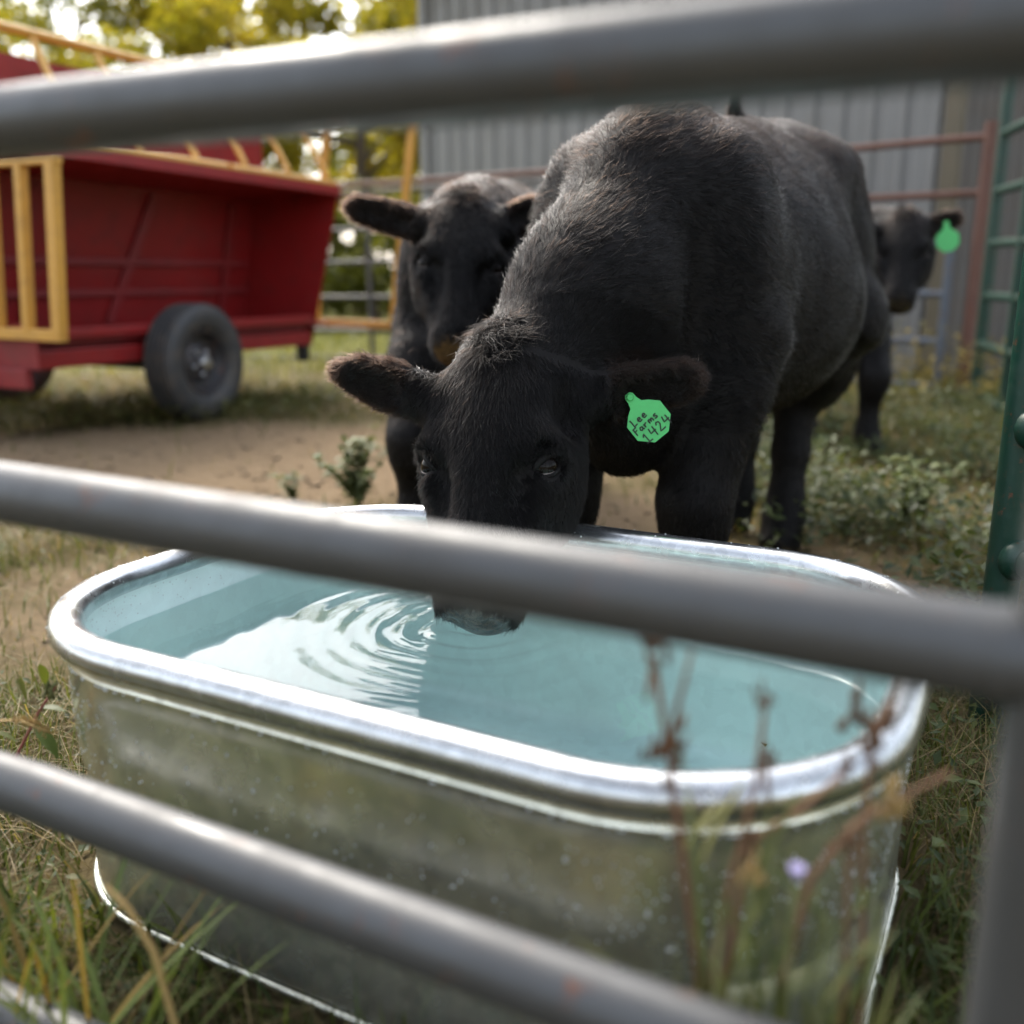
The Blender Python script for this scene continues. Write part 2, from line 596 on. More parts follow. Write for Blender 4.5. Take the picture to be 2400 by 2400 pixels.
def make_water():
    ring = [p for p in tank_ring(-0.0012, 0)]
    poly = np.array([(p.x, p.y) for p in ring])
    h = 0.0045
    c, s = math.cos(TYAW), math.sin(TYAW)
    nx, ny = int(TL / h) + 2, int(TW / h) + 2
    gx = (np.arange(nx) - (nx - 1) / 2) * h
    gy = (np.arange(ny) - (ny - 1) / 2) * h
    X, Y = np.meshgrid(gx, gy, indexing='ij')
    # pull outside points onto the wall so the sheet ends there
    L_, W_, r = TL / 2 - 0.0012, TW / 2 - 0.0012, TR_ - 0.0012
    qx, qy = np.abs(X) - (L_ - r), np.abs(Y) - (W_ - r)
    dx, dy = np.maximum(qx, 0), np.maximum(qy, 0)
    d = np.hypot(dx, dy)
    f = np.where(d > r, r / np.maximum(d, 1e-9), 1.0)
    Xc = np.sign(X) * np.where(qx > 0, (L_ - r) + dx * f, np.abs(X))
    Yc = np.sign(Y) * np.where(qy > 0, (W_ - r) + dy * f, np.abs(Y))
    inside = (d <= r + 1.5 * h) & (qx < r + h) & (qy < r + h)
    wx = TC.x + c * Xc - s * Yc
    wy = TC.y + s * Xc + c * Yc
    # ripples round the muzzle, older rings and small chop
    mx, my = -0.045, 1.115
    rr = np.hypot(wx - mx, wy - my)
    ang = np.arctan2(wy - my, wx - mx)
    wob = 0.6 * np.sin(3 * ang + 9 * rr) + 0.5 * np.sin(5 * ang - 14 * rr + 1.0) + 0.7 * np.sin(wx * 23 + 2 * np.sin(wy * 19))
    side = 0.35 + 0.65 * np.clip(0.5 - 0.6 * np.cos(ang - 0.5), 0, 1)      # liveliest where the muzzle pushes the water
    z = 0.0011 * side * np.sin(rr * 2 * np.pi / 0.036 + wob) * np.exp(-np.maximum(rr - 0.05, 0) / 0.11)
    z += 0.0005 * side * np.sin(rr * 2 * np.pi / 0.017 + 1.6 * wob + 2 * np.sin(wy * 47)) * np.exp(-np.maximum(rr - 0.04, 0) / 0.08)
    z += 0.0007 * np.sin(rr * 2 * np.pi / 0.11 + 0.5 * wob) * np.exp(-rr / 0.3)
    z += 0.0006 * np.sin(wx * 13 + 2 * np.sin(wy * 9)) * np.sin(wy * 11 + 1.3)
    z += 0.00016 * np.sin(wx * 71 + 3 * np.sin(wy * 33)) * np.sin(wy * 57 + 2 * np.sin(wx * 41)) * np.exp(-rr / 0.2)
    wall = np.maximum(0, 1 - (r - np.where((qx > 0) & (qy > 0), d, np.maximum(qx, qy))) / 0.006)
    z += 0.0012 * np.clip(wall, 0, 1) ** 2                     # meniscus
    idx = -np.ones((nx, ny), int)
    idx[inside] = np.arange(inside.sum())
    q = np.stack([idx[:-1, :-1], idx[1:, :-1], idx[1:, 1:], idx[:-1, 1:]], -1).reshape(-1, 4)
    q = q[(q >= 0).all(1)]
    v = np.stack([wx[inside], wy[inside], WATER_Z + z[inside]], 1)
    me = np_mesh('water', v, q)
    o = link('water', me, M['water'])
    return tag(o, 'clear rippled water filling the galvanised stock tank', 'water', kind='structure')


make_water()


def make_drops():
    """water beads under the rim, on the rim and on the outer wall"""
    mb_v, mb_f = [], []
    ico = [(0, 0, 1)] + [(math.cos(2 * math.pi * k / 7) * math.sin(a), math.sin(2 * math.pi * k / 7) * math.sin(a), math.cos(a)) for a in (0.8, 1.55) for k in range(7)]
    fi = [(0, 1 + k, 1 + (k + 1) % 7) for k in range(7)]
    fq = []
    for k in range(7):
        a, b = 1 + k, 1 + (k + 1) % 7
        fq += [(a, a + 7, b + 7), (a, b + 7, b)]
    fi += fq
    c, s = math.cos(TYAW), math.sin(TYAW)

    def drop(p, n, r, flat=0.5, tall=1.0, wide=1.0):
        n = n.normalized()
        up = Vector((0, 0, 1)) if abs(n.z) < 0.9 else Vector((1, 0, 0))
        a = up.cross(n).normalized()
        b = n.cross(a)
        k = len(mb_v)
        for (x, y, z) in ico:
            mb_v.append(tuple(p + a * x * r * wide + b * y * r * tall + n * (z * r * flat)))
        mb_f.extend([tuple(i + k for i in f) for f in fi])

    rings = {}
    def on_wall(frac, z, off):
        rg = tank_ring(off, z)
        n = len(rg)
        i = int(frac * n) % n
        j = (i + 1) % n
        t = frac * n - int(frac * n)
        p = rg[i].lerp(rg[j], t)
        d = (rg[j] - rg[i])
        if d.length < 1e-6: d = rg[(j + 1) % n] - rg[i]
        nn = Vector((d.y, -d.x, 0)).normalized()
        return p, nn
    for k in range(150):                       # beads hanging along the seam under the rim
        f = random.uniform(0.40, 1.0)
        p, n = on_wall(f, TH - 0.030 + random.uniform(-0.0012, 0.0006), 0.0036)
        drop(p, n, random.uniform(0.0008, 0.0016), 0.8, 0.9, random.choice((1, 1, 1.4, 2.0, 2.6)))
    for k in range(950):                       # spray on the outer wall
        f = random.uniform(0.40, 1.0)
        z = 0.162 + 0.088 * random.random() ** 0.8
        p, n = on_wall(f, z, 0.0013 - 0.0015 * (0.2 - z) / 0.04 if z < 0.2 else 0.0020)
        drop(p, n, random.uniform(0.0004, 0.0013) * (1.6 if random.random() < 0.06 else 1), 0.5, random.uniform(1, 1.5))
    for k in range(160):                       # on the rim
        f = random.random()
        t = random.uniform(0.2, math.pi - 0.1)
        p, n = on_wall(f, TH + rt * 0.92 * math.sin(t), rt * math.cos(t))
        drop(p, (n * math.cos(t) + Vector((0, 0, math.sin(t)))), random.uniform(0.0006, 0.0017), 0.6)
    for k in range(260):                       # inside the left end
        f = random.uniform(0.30, 0.62)
        p, n = on_wall(f, random.uniform(WATER_Z + 0.004, TH - 0.02), -0.0008)
        drop(p, -n, random.uniform(0.0004, 0.0012), 0.5)
    me = bpy.data.meshes.new('water_drops')
    me.from_pydata(mb_v, [], mb_f)
    me.polygons.foreach_set('use_smooth', [True] * len(me.polygons))
    o = link('water_drops', me, M['drop'], tank)
    o['kind'] = 'stuff'


make_drops()


# ------------------------------------------------------------------ grey gate in front of the camera
def make_gate():
    A = Vector((-0.357, 0.66, 0))
    B = Vector((0.2335, 0.377, 0))
    d = (A - B).normalized()
    g = empty('tube_gate', B)
    tag(g, 'grey tubular steel farm gate nearest the camera, in front of the tank', 'gate')
    L_ = Matrix.Translation(B)
    r = 0.0213
    far = B + d * 3.2
    for zl, zr in ((0.751, 0.751), (0.512, 0.501), (0.279, 0.252), (0.055, 0.045), (1.02, 1.02), (1.29, 1.29)):
        k = (B - A).length
        zf = zr + (zl - zr) * 3.2 / k * 0.35
        mid = B + d * k
        mb = MB()
        pts = [Vector((B.x, B.y, zr)), Vector((mid.x, mid.y, zl)), Vector((far.x, far.y, zl + (zl - zr) * 0.2))]
        # fine steps with slight waviness
        line = []
        for s0, s1 in ((0, 1), (1, 2)):
            for i in range(12):
                line.append(pts[s0].lerp(pts[s1], i / 12))
        line.append(pts[2])
        mb.tube(line, r, 32)
        mb.build('rail', M['gate'], g, smooth='angle', local=L_)
    for p, nm in ((B, 'end_post'), (far, 'end_post')):
        MB().tube([p + Vector((0, 0, 0.06)), p + Vector((0, 0, 1.32))], r * 1.08, 32).build(nm, M['gate'], g, smooth='angle', local=L_)
    m = B + d * 1.6
    MB().quadbar(m + Vector((0, 0.024, 0.08)), m + Vector((0, 0.024, 1.3)), 0.035, 0.006, up=d.cross(Vector((0, 0, 1)))).build('brace', M['gate'], g, local=L_)
    # weld collars at the rail ends
    for z in (0.751, 0.501, 0.252):
        q = Vector((B.x, B.y, z)) + d * 0.024
        MB().tube([q, q + d * 0.006], r * 1.06, 28).build('weld', M['gate'], g, smooth='angle', local=L_)


make_gate()


# ------------------------------------------------------------------ pipe panels
def pipe_panel(name, label, A, B, zs, mat, r=0.021, posts=(0, 1), post_mat=None, zt=None, group=None, arch=0.0, post_r=None):
    A, B = Vector(A), Vector(B)
    o = empty(name, A)
    tag(o, label, 'fence panel', group)
    L_ = Matrix.Translation(A)
    for z in zs:
        if isinstance(z, tuple): za, zb = z
        else: za = zb = z
        n = 10
        pts = [A.lerp(B, k / n) + Vector((0, 0, za + (zb - za) * k / n + 0.002 * math.sin(k * 1.3 + za * 9))) for k in range(n + 1)]
        MB().tube(pts, r, 16).build('rail', mat, o, smooth='angle', local=L_)
    top = zt if zt else max(z if not isinstance(z, tuple) else max(z) for z in zs) + 0.03
    for f in posts:
        p = A.lerp(B, f)
        MB().tube([p + Vector((0, 0, -0.02)), p + Vector((0, 0, top))], post_r or r * 1.15, 18).build('post', post_mat or mat, o, smooth='angle', local=L_)
    return o


# rusty corral panel before the barn, right-hand stretch
RP = Vector((2.545, 5.47, 0))
LP = Vector((0.75, 7.0, 0))
pipe_panel('pipe_fence', 'rusty red pipe corral panel between black calves and grey barn', RP, LP, [1.383, 1.10], M['rusty'], posts=(0,), zt=1.46, post_r=0.034)
q = RP.lerp(LP, 0.07)
pipe_panel('pipe_gate', 'blue grey pipe gate below the rusty rails near the barn corner', q - Vector((0, 0.05, 0)), LP - Vector((0, 0.05, 0)), [0.835, 0.565, 0.303, 0.05], M['bluegrey'], posts=(0.0, 0.5, 1), zt=0.86)
# left-hand stretch of the corral behind the feeder
pipe_panel('pipe_fence', 'dark pipe corral panel behind the red feeder and middle calf', LP + Vector((-0.06, 0.06, 0)), Vector((-2.9, 8.4, 0)), [(1.33, 1.25), (1.05, 0.985), (0.80, 0.74), (0.53, 0.48), (0.28, 0.225), (0.06, -0.0)], M['darkpipe'], posts=(0, 0.5, 1), zt=1.36, r=0.017)
# the rusty top rail carries on to the left
pipe_panel('pipe_fence', 'single rusty pipe along the corral top behind the middle calf', LP + Vector((-0.03, 0.0, 0)), Vector((-2.6, 8.22, 0)), [(1.385, 1.30)], M['rusty'], posts=(), r=0.022)

# green panels along the right side
NP = Vector((0.722, 1.36, 0))
FP_ = Vector((2.43, 5.08, 0))
pipe_panel('pipe_fence', 'green pipe panel running back along the right edge to the barn', FP_, Vector((1.86, 2.55, 0)), [(1.345, 1.30), (1.075, 1.04), (0.82, 0.79), (0.565, 0.55), (0.32, 0.31), (0.065, 0.06)], M['green'], posts=(0, 0.225, 0.6, 1.0), r=0.022, post_r=0.030, zt=1.75)
E_ = Vector((0.985, 0.36, 0))
pg = pipe_panel('pipe_fence', 'near green pipe panel with rusted post and welded rail joints by the tank', NP, E_, [1.20, 0.95, 0.70, 0.452, 0.262, 0.06], M['green'], posts=(0, 1), r=0.0225, post_r=0.0245, zt=1.30)
dn = (E_ - NP).normalized()
for z in (0.452, 0.262, 0.70):
    q = NP + Vector((0, 0, z))
    MB().tube([q + dn * 0.018, q + dn * 0.028, q + dn * 0.036, q + dn * 0.044], [0.029, 0.031, 0.028, 0.0235], 20).build('weld_joint', M['green'], pg, smooth='angle', local=Matrix.Translation(NP))


# ------------------------------------------------------------------ barn
def rib_profile(x0, w_, ribs, h):
    """plan profile of one steel sheet: flat with raised trapezoid ribs"""
    pts = [(x0, 0)]
    step = w_ / ribs
    for k in range(ribs):
        c = x0 + (k + 0.5) * step
        pts += [(c - 0.030, 0), (c - 0.014, h), (c + 0.014, h), (c + 0.030, 0)]
        m = x0 + (k + 1.0) * step
        if k < ribs - 1:
            pts += [(m - 0.03, 0), (m - 0.02, h * 0.22), (m + 0.02, h * 0.22), (m + 0.03, 0)]
    pts.append((x0 + w_ - 0.001, 0))
    return pts


def barn_wall(parent, A, B, top, panel_w, ribs, h, mat, inward):
    d = (B - A)
    L_ = d.length
    d.normalize()
    nrm = Vector((d.y, -d.x, 0))
    n = int(round(L_ / panel_w))
    wv = L_ / n
    for k in range(n):
        mb = MB()
        pr = rib_profile(k * wv, wv, ribs, h)
        lo = [A + d * x + nrm * (y + 0.0015 * (k % 2)) for x, y in pr]
        m = len(lo)
        vs = [p + Vector((0, 0, -0.02)) for p in lo] + [p + Vector((0, 0, top)) for p in lo] + \
             [p - nrm * 0.012 + Vector((0, 0, -0.02)) for p in (lo[0], lo[-1])] + [p - nrm * 0.012 + Vector((0, 0, top)) for p in (lo[0], lo[-1])]
        fs = [(i, i + 1, i + 1 + m, i + m) for i in range(m - 1)] + [(2 * m + 1, 2 * m, 2 * m + 2, 2 * m + 3)]
        mb.add(vs, fs)
        mb.build('siding_panel', mat, parent, local=Matrix.Translation(parent.location))


BL, BR = Vector((-0.86, 10.4, 0)), Vector((2.80, 6.52, 0))
barn = empty('barn', BL)
tag(barn, 'grey ribbed steel barn behind the corral', 'barn')
barn_wall(barn, BL, BR, 3.5, 0.915, 4, 0.028, M['barn'], 1)
bd = (BR - BL).normalized()
bn = Vector((bd.y, -bd.x, 0))
BR2 = BR + Vector((0.93, 0.2, 0)) * 4.2
barn_wall(barn, BR + Vector((0.03, 0.0, 0)), BR2, 3.5, 0.72, 9, 0.016, M['barn_dark'], 1)
BL2 = BL + Vector((4.2, 5.2, 0))
barn_wall(barn, BL2, BL + Vector((0.03, 0.02, 0)), 3.5, 0.915, 4, 0.028, M['barn'], 1)
Lb = Matrix.Translation(BL)
for p in (BR, BL):
    MB().box((-0.05, -0.05, -0.02), (0.05, 0.05, 3.52), Matrix.Translation(p) @ Matrix.Rotation(math.atan2(bd.y, bd.x), 4, 'Z')).build('corner_trim', M['barn_trim'] if p is BR else M['barn'], barn, local=Lb, bevel=0.004)
rf = MB()
back = (BL + BR) / 2 + Vector((4.0, 4.6, 0))
e0, e1 = BL + bn * 0.35 - bd * 0.3, BR2 + Vector((0, -0.6, 0))
rf.add([e0 + Vector((0, 0, 3.50)), BR + bn * 0.35 + Vector((0, 0, 3.50)), e1 + Vector((0, 0, 3.50)), BR2 + Vector((1, 6, 4.6)), BL2 + Vector((0.3, 0.3, 4.6)),
        e0 + Vector((0, 0, 3.56)), BR + bn * 0.35 + Vector((0, 0, 3.56)), e1 + Vector((0, 0, 3.56)), BR2 + Vector((1, 6, 4.66)), BL2 + Vector((0.3, 0.3, 4.66))],
       [(4, 3, 2, 1, 0), (5, 6, 7, 8, 9), (0, 1, 6, 5), (1, 2, 7, 6), (2, 3, 8, 7), (3, 4, 9, 8), (4, 0, 5, 9)])
rf.build('roof', M['roof'], barn, local=Lb)

# ------------------------------------------------------------------ red feeder wagon
WP = Vector((-1.53, 4.69, 0))
WA = Vector((0.456, 0.89, 0)).normalized()
WN = Vector((0.89, -0.456, 0)).normalized()
WM = Matrix(((WA.x, WN.x, 0, WP.x), (WA.y, WN.y, 0, WP.y), (0, 0, 1, 0), (0, 0, 0, 1)))
wagon = empty('feeder_wagon', WP)
wagon.matrix_world = WM
tag(wagon, 'red and yellow steel livestock feeder wagon on rubber tyres', 'feeder wagon')


def wpart(mb, name, m, parent=None, bevel=0.0, smooth=False):
    """mesh written in the wagon's own frame: (along, outwards, up)"""
    return mb.build(name, m, parent or wagon, bevel=bevel, smooth=smooth)


T0, T1 = -0.86, 1.05
# far end sheet: slanted outer edge
es = MB()
prof = [(-1.25, 0.27), (-0.13, 0.27), (0.115, 1.128), (-0.50, 1.112), (-1.25, 1.112)]
es.add([Vector((T1, s, z)) for s, z in prof] + [Vector((T1 + 0.006, s, z)) for s, z in prof],
       [(0, 1, 2, 3, 4), (9, 8, 7, 6, 5)] + [(i, i + 5, (i + 1) % 5 + 5, (i + 1) % 5) for i in range(5)])
wpart(es, 'end_sheet', M['red'])
# back sheet of the trough, sloping
bsht = MB()
bsht.add([Vector((T0, -0.495, 1.115)), Vector((T1, -0.495, 1.10)), Vector((T1, -0.62, 0.40)), Vector((T0, -0.62, 0.40)),
          Vector((T0, -0.502, 1.115)), Vector((T1, -0.502, 1.10)), Vector((T1, -0.627, 0.40)), Vector((T0, -0.627, 0.40))],
         [(3, 2, 1, 0), (4, 5, 6, 7), (0, 1, 5, 4), (3, 7, 6, 2)])
wpart(bsht, 'back_sheet', M['red'])
for z, s in ((0.735, -0.545), (0.585, -0.572)):
    wpart(MB().box((T0 + 0.01, s - 0.018, z - 0.02), (T1 - 0.02, s + 0.012, z + 0.015)), 'sheet_rib', M['red_dirty'], bevel=0.003)
for t in (0.28, -0.42, 0.85):
    wpart(MB().quadbar((t + 0.02, -0.485, 1.06), (t - 0.24 if t == 0.28 else t - 0.02, -0.60, 0.43), 0.045, 0.02, up=Vector((0, 1, 0.2))), 'strut', M['red_dirty'], bevel=0.003)
# roof sheet over the trough that throws it into shade
rs = MB()
rs.add([Vector((T0, 0.105, 1.150)), Vector((T1, 0.105, 1.128)), Vector((T1, -0.52, 1.085)), Vector((T0, -0.52, 1.10)),
        Vector((T0, 0.105, 1.156)), Vector((T1, 0.105, 1.134)), Vector((T1, -0.52, 1.091)), Vector((T0, -0.52, 1.106))],
       [(3, 2, 1, 0), (4, 5, 6, 7), (0, 1, 5, 4), (1, 2, 6, 5), (2, 3, 7, 6), (3, 0, 4, 7)])
wpart(rs, 'top_sheet', M['red'])
wpart(MB().quadbar((T0, 0.118, 1.140), (T1 + 0.004, 0.118, 1.118), 0.012, 0.05), 'edge_strip', M['red'], bevel=0.002)
# trough floor, ledges and side beams
wpart(MB().box((T0, -0.62, 0.395), (T1 - 0.01, 0.0, 0.41)), 'trough_floor', M['red_dirty'])
wpart(MB().box((T0 + 0.01, -0.035, 0.411), (T1 - 0.16, 0.022, 0.452)), 'floor_ledge', M['red'], bevel=0.006)
wpart(MB().box((T0 + 0.01, -0.05, 0.29), (T1 - 0.16, 0.0, 0.365)), 'side_beam', M['red'], bevel=0.006)
wpart(MB().box((T0 + 0.01, -0.09, 0.366), (T1 - 0.16, -0.05, 0.394)), 'side_web', M['red_dirty'])
wpart(MB().box((T1 - 0.22, -0.06, 0.20), (T1 - 0.15, -0.02, 0.29)), 'stop_bracket', M['darkmetal'], bevel=0.004)
# yellow top tube in two lengths
for a_, b_ in ((T0, 0.20), (0.225, T1 - 0.01)):
    wpart(MB().tube([(a_, 0.10, 1.172 - 0.0115 * (a_ - T0)), (b_, 0.10, 1.172 - 0.0115 * (b_ - T0))], 0.021, 14), 'top_tube', M['yellow'], smooth='angle')
# slanted yellow bars rising inwards to a ridge tube
for k, t in enumerate((-0.62, -0.30, 0.02, 0.34, 0.66, 0.98)):
    wpart(MB().tube([(t, 0.095, 1.18), (t + 0.10, -0.24, 1.62)], 0.015, 10), 'slant_bar', M['yellow'], smooth='angle')
    wpart(MB().tube([(t + 0.02, -1.33, 1.18), (t + 0.10, -0.98, 1.62)], 0.015, 10), 'slant_bar', M['yellow'], smooth='angle')
wpart(MB().tube([(T0 + 0.1, -0.24, 1.632), (T1 + 0.09, -0.24, 1.632)], 0.020, 12), 'ridge_tube', M['yellow'], smooth='angle')
wpart(MB().tube([(T0 + 0.1, -0.98, 1.632), (T1 + 0.09, -0.98, 1.632)], 0.020, 12), 'ridge_tube', M['yellow'], smooth='angle')
# red hopper sheet between the two bar racks
wpart(MB().quadbar((T0 + 0.02, -0.56, 1.36), (1.22, -0.56, 1.36), 0.008, 0.50), 'hopper_sheet', M['red'])
wpart(MB().box((T0, -1.28, 0.30), (T1 - 0.01, -1.27, 1.05)), 'far_sheet', M['red'])
# near end: lower red sheet, yellow bar gate standing out to the side
wpart(MB().box((T0 - 0.03, -1.25, 0.30), (T0 - 0.02, 0.065, 0.475)), 'near_end_sheet', M['red_dirty'])
wpart(MB().box((T0 - 0.06, -1.2, 0.22), (T0 - 0.031, 0.02, 0.30)), 'end_beam', M['red_dirty'], bevel=0.004)
TG = T0 - 0.05
S1 = 0.235
wpart(MB().quadbar((TG, -1.30, 0.452), (TG, S1 + 0.02, 0.437), 0.04, 0.045), 'gate_bottom_bar', M['yellow'], bevel=0.004)
wpart(MB().quadbar((TG, -1.30, 1.088), (TG, S1 + 0.09, 1.078), 0.04, 0.035), 'gate_top_bar', M['yellow'], bevel=0.004)
for k in range(9):
    s = S1 - 0.175 * k
    wpart(MB().quadbar((TG - 0.002, s, 0.44), (TG - 0.002, s + 0.06, 1.085), 0.05 if k == 0 else 0.036, 0.04, up=Vector((1, 0, 0))), 'gate_bar', M['yellow'], bevel=0.004)
    if k:
        wpart(MB().quadbar((TG + 0.07, s + 0.075, 0.47), (TG + 0.07, s + 0.135, 1.08), 0.045, 0.02, up=Vector((1, 0, 0))), 'gate_slat', M['faded'], bevel=0.004)
# far yellow gate standing beyond the end sheet
GF = T1 + 0.42
for s, lean in ((0.16, 0.12), (-0.42, 0.10)):
    wpart(MB().quadbar((GF, s, 0.37), (GF, s + lean * 1.6, 1.62), 0.045, 0.03, up=Vector((1, 0, 0))), 'far_gate_bar', M['yellow'], bevel=0.004)
wpart(MB().quadbar((GF, -0.46, 0.385), (GF, 0.18, 0.375), 0.03, 0.045), 'far_gate_rail', M['yellow'], bevel=0.004)
wpart(MB().quadbar((GF, -0.30, 1.61), (GF, 0.38, 1.60), 0.03, 0.045), 'far_gate_rail', M['yellow'], bevel=0.004)
# axles and chassis
wpart(MB().box((-0.18, -1.25, 0.235), (-0.09, 0.0, 0.288)), 'axle', M['darkmetal'], bevel=0.004)
wpart(MB().quadbar((T0 - 0.04, -0.62, 0.25), (T0 - 1.3, -0.62, 0.22), 0.07, 0.07), 'tongue', M['red_dirty'], bevel=0.005)
wpart(MB().box((T0, -0.66, 0.30), (T1 - 0.1, -0.58, 0.385)), 'chassis_beam', M['darkmetal'])


def wheel(t, s, face, rad=0.272):
    """wheel part: the tyre mesh with rim, hub and nuts under it"""
    Mx = Matrix.Translation(Vector((t, s, rad - 0.004))) @ Matrix.Rotation(R(-90) * face, 4, 'X') @ Matrix.Rotation(R(4), 4, 'Y')
    hw = 0.088
    k = rad / 0.272
    pr = [(0.150, -hw * 0.70), (0.178, -hw * 0.93), (0.222, -hw * 1.0), (0.250, -hw * 0.9), (0.264, -hw * 0.72)]
    # tread with grooves
    for g in range(5):
        a = -hw * 0.66 + g * hw * 0.30
        pr += [(0.271, a), (0.2725, a + hw * 0.10), (0.271, a + hw * 0.18), (0.263, a + hw * 0.20), (0.263, a + hw * 0.27)]
    pr += [(0.264, hw * 0.78), (0.250, hw * 0.92), (0.222, hw * 1.0), (0.178, hw * 0.93), (0.158, hw * 0.78), (0.150, hw * 0.62)]
    tyre = MB().lathe([(r * k, z * k) for r, z in pr], Mx, 56).build('tyre', M['rubber'], wagon, smooth='angle')
    rp = [(0.153, hw * 0.72), (0.150, hw * 0.80), (0.142, hw * 0.78), (0.138, hw * 0.55), (0.126, hw * 0.30), (0.118, hw * 0.15), (0.098, hw * 0.12), (0.086, hw * 0.26), (0.060, hw * 0.34), (0.045, hw * 0.33), (0.0005, hw * 0.33)]
    MB().lathe([(r * k, z * k) for r, z in rp], Mx, 44).build('rim', M['rim_metal'], tyre, smooth='angle')
    hb = [(0.036, hw * 0.3), (0.035, hw * 0.72), (0.028, hw * 0.84), (0.0005, hw * 0.88)]
    MB().lathe([(r * k, z * k) for r, z in hb], Mx, 24).build('hub', M['steel'], tyre, smooth='angle')
    for q in range(5):
        a = 2 * math.pi * q / 5 + 0.3
        c = Matrix.Translation(Vector((0.056 * math.cos(a) * k, 0.056 * math.sin(a) * k, hw * 0.32 * k)))
        MB().lathe([(0.012, 0), (0.012, 0.016), (0.008, 0.022), (0.0004, 0.023)], Mx @ c, 6).build('lug_nut', M['steel'], tyre)


wheel(-0.065, 0.075, 1)
wheel(-0.065, -1.30, -1)
wheel(-0.92, -0.75, 1, 0.25)

# ------------------------------------------------------------------ trees beyond the corral
def leaf_cloud(P, size, tint, normals=None):
    """bent leaf quads at points P: returns mesh with tint"""
    n = len(P)
    d = rng.normal(size=(n, 3)); d /= np.linalg.norm(d, axis=1)[:, None]
    u = np.cross(d, rng.normal(size=(n, 3))); u /= np.linalg.norm(u, axis=1)[:, None]
    s = (size * rng.uniform(0.6, 1.3, n))[:, None]
    v = np.stack([P - d * s * 0.5, P + u * s * 0.30 + d * s * 0.05, P + d * s * 0.6, P - u * s * 0.30 + d * s * 0.05], 1).reshape(-1, 3)
    f = np.arange(4 * n).reshape(-1, 4)
    me = np_mesh('crown', v, f, False)
    a = me.color_attributes.new('tint', 'FLOAT_COLOR', 'POINT')
    c = np.ones((4 * n, 4), np.float32)
    c[:, :3] = np.repeat(tint, 4, 0)
    a.data.foreach_set('color', c.ravel())
    return me


def tree(name, label, x, y, h, spread, pal, nleaf=6000, size=0.16, low=0.3, group='trees beyond the corral'):
    o = empty(name, (x, y, 0))
    tag(o, label, 'tree', group)
    mb = MB()
    top = Vector((random.uniform(-.3, .3), random.uniform(-.3, .3), h * 0.8))
    tr = 0.022 * h
    mb.tube([(0, 0, -0.1), (0.02, 0, h * 0.15), top * 0.5, top], [tr * 1.3, tr, tr * 0.7, tr * 0.15], 9)
    clumps = []
    nl = 11
    for k in range(nl):
        f = low + (1 - low) * k / nl
        a = k * 2.4 + random.random()
        st = Vector((0, 0, 0)).lerp(top, min(1, f * 0.95))
        rr = spread * (1.05 - 0.75 * abs(f - 0.5)) * random.uniform(0.65, 1.05)
        en = st + Vector((math.cos(a) * rr, math.sin(a) * rr, h * random.uniform(0.03, 0.16)))
        md = st.lerp(en, 0.5) + Vector((0, 0, h * 0.03))
        mb.tube([st, md, en], [tr * 0.45, tr * 0.28, tr * 0.06], 6)
        for q, w_ in ((en, 1.0), (md, 0.8), (st.lerp(en, 0.8), 0.8)):
            for _ in range(3):
                clumps.append((q + Vector((random.gauss(0, .22), random.gauss(0, .22), random.gauss(0, .16))) * spread * 0.6, spread * random.uniform(0.16, 0.30) * w_))
    clumps.append((top + Vector((0, 0, h * 0.1)), spread * 0.3))
    mb.build('trunk', M['bark'], o, smooth=True)
    C = np.array([tuple(c) for c, r in clumps]); Rr = np.array([r for c, r in clumps])
    i = rng.integers(0, len(C), nleaf)
    off = rng.normal(size=(nleaf, 3)); off /= np.linalg.norm(off, axis=1)[:, None]
    off *= (rng.random(nleaf) ** 0.45)[:, None]
    P = C[i] + off * Rr[i][:, None] * np.array([1, 1, 0.75])
    P = P[P[:, 2] > 0.15]
    p0, p1 = np.array(pal[0]), np.array(pal[1])
    clump_t = rng.random(len(C))
    tcol = np.clip(0.6 * clump_t[i] + 0.5 * rng.random(nleaf) - 0.05, 0, 1)[:len(P), None]
    me = leaf_cloud(P, np.full(len(P), size), p0 + (p1 - p0) * tcol)
    link('crown', me, M['leaf'], o)
    return o


YG = ((0.16, 0.17, 0.022), (0.52, 0.42, 0.05))
GR = ((0.08, 0.10, 0.02), (0.26, 0.25, 0.04))
tree('broadleaf_tree', 'tall yellowing tree showing just left of the barn corner', -2.6, 17.0, 6.5, 2.3, YG, 11000)
tree('broadleaf_tree', 'sunlit golden tree behind the yellow slanted feeder bars', -5.0, 18.5, 6.9, 2.5, YG, 11000)
tree('broadleaf_tree', 'green tree rising behind the red feeder hopper', -8.0, 19.5, 7.2, 2.6, ((0.06, 0.08, 0.016), (0.22, 0.21, 0.04)), 6500)
tree('broadleaf_tree', 'leafy tree behind the near end of the feeder wagon', -11.2, 19.0, 7.2, 2.7, YG, 6000)
tree('broadleaf_tree', 'farther dark green tree between the two golden trees', -4.4, 25.0, 7.6, 3.0, GR, 6000)
tree('broadleaf_tree', 'far tree rising over the yellow slanted bars', -8.5, 27.0, 8.0, 3.2, GR, 6000)
tree('broadleaf_tree', 'far tree at the upper left behind the gate rail', -13.5, 26.0, 8.0, 3.2, YG, 6000)
tree('broadleaf_tree', 'far golden tree close against the barn edge', -1.6, 24.0, 7.2, 2.6, YG, 6000)
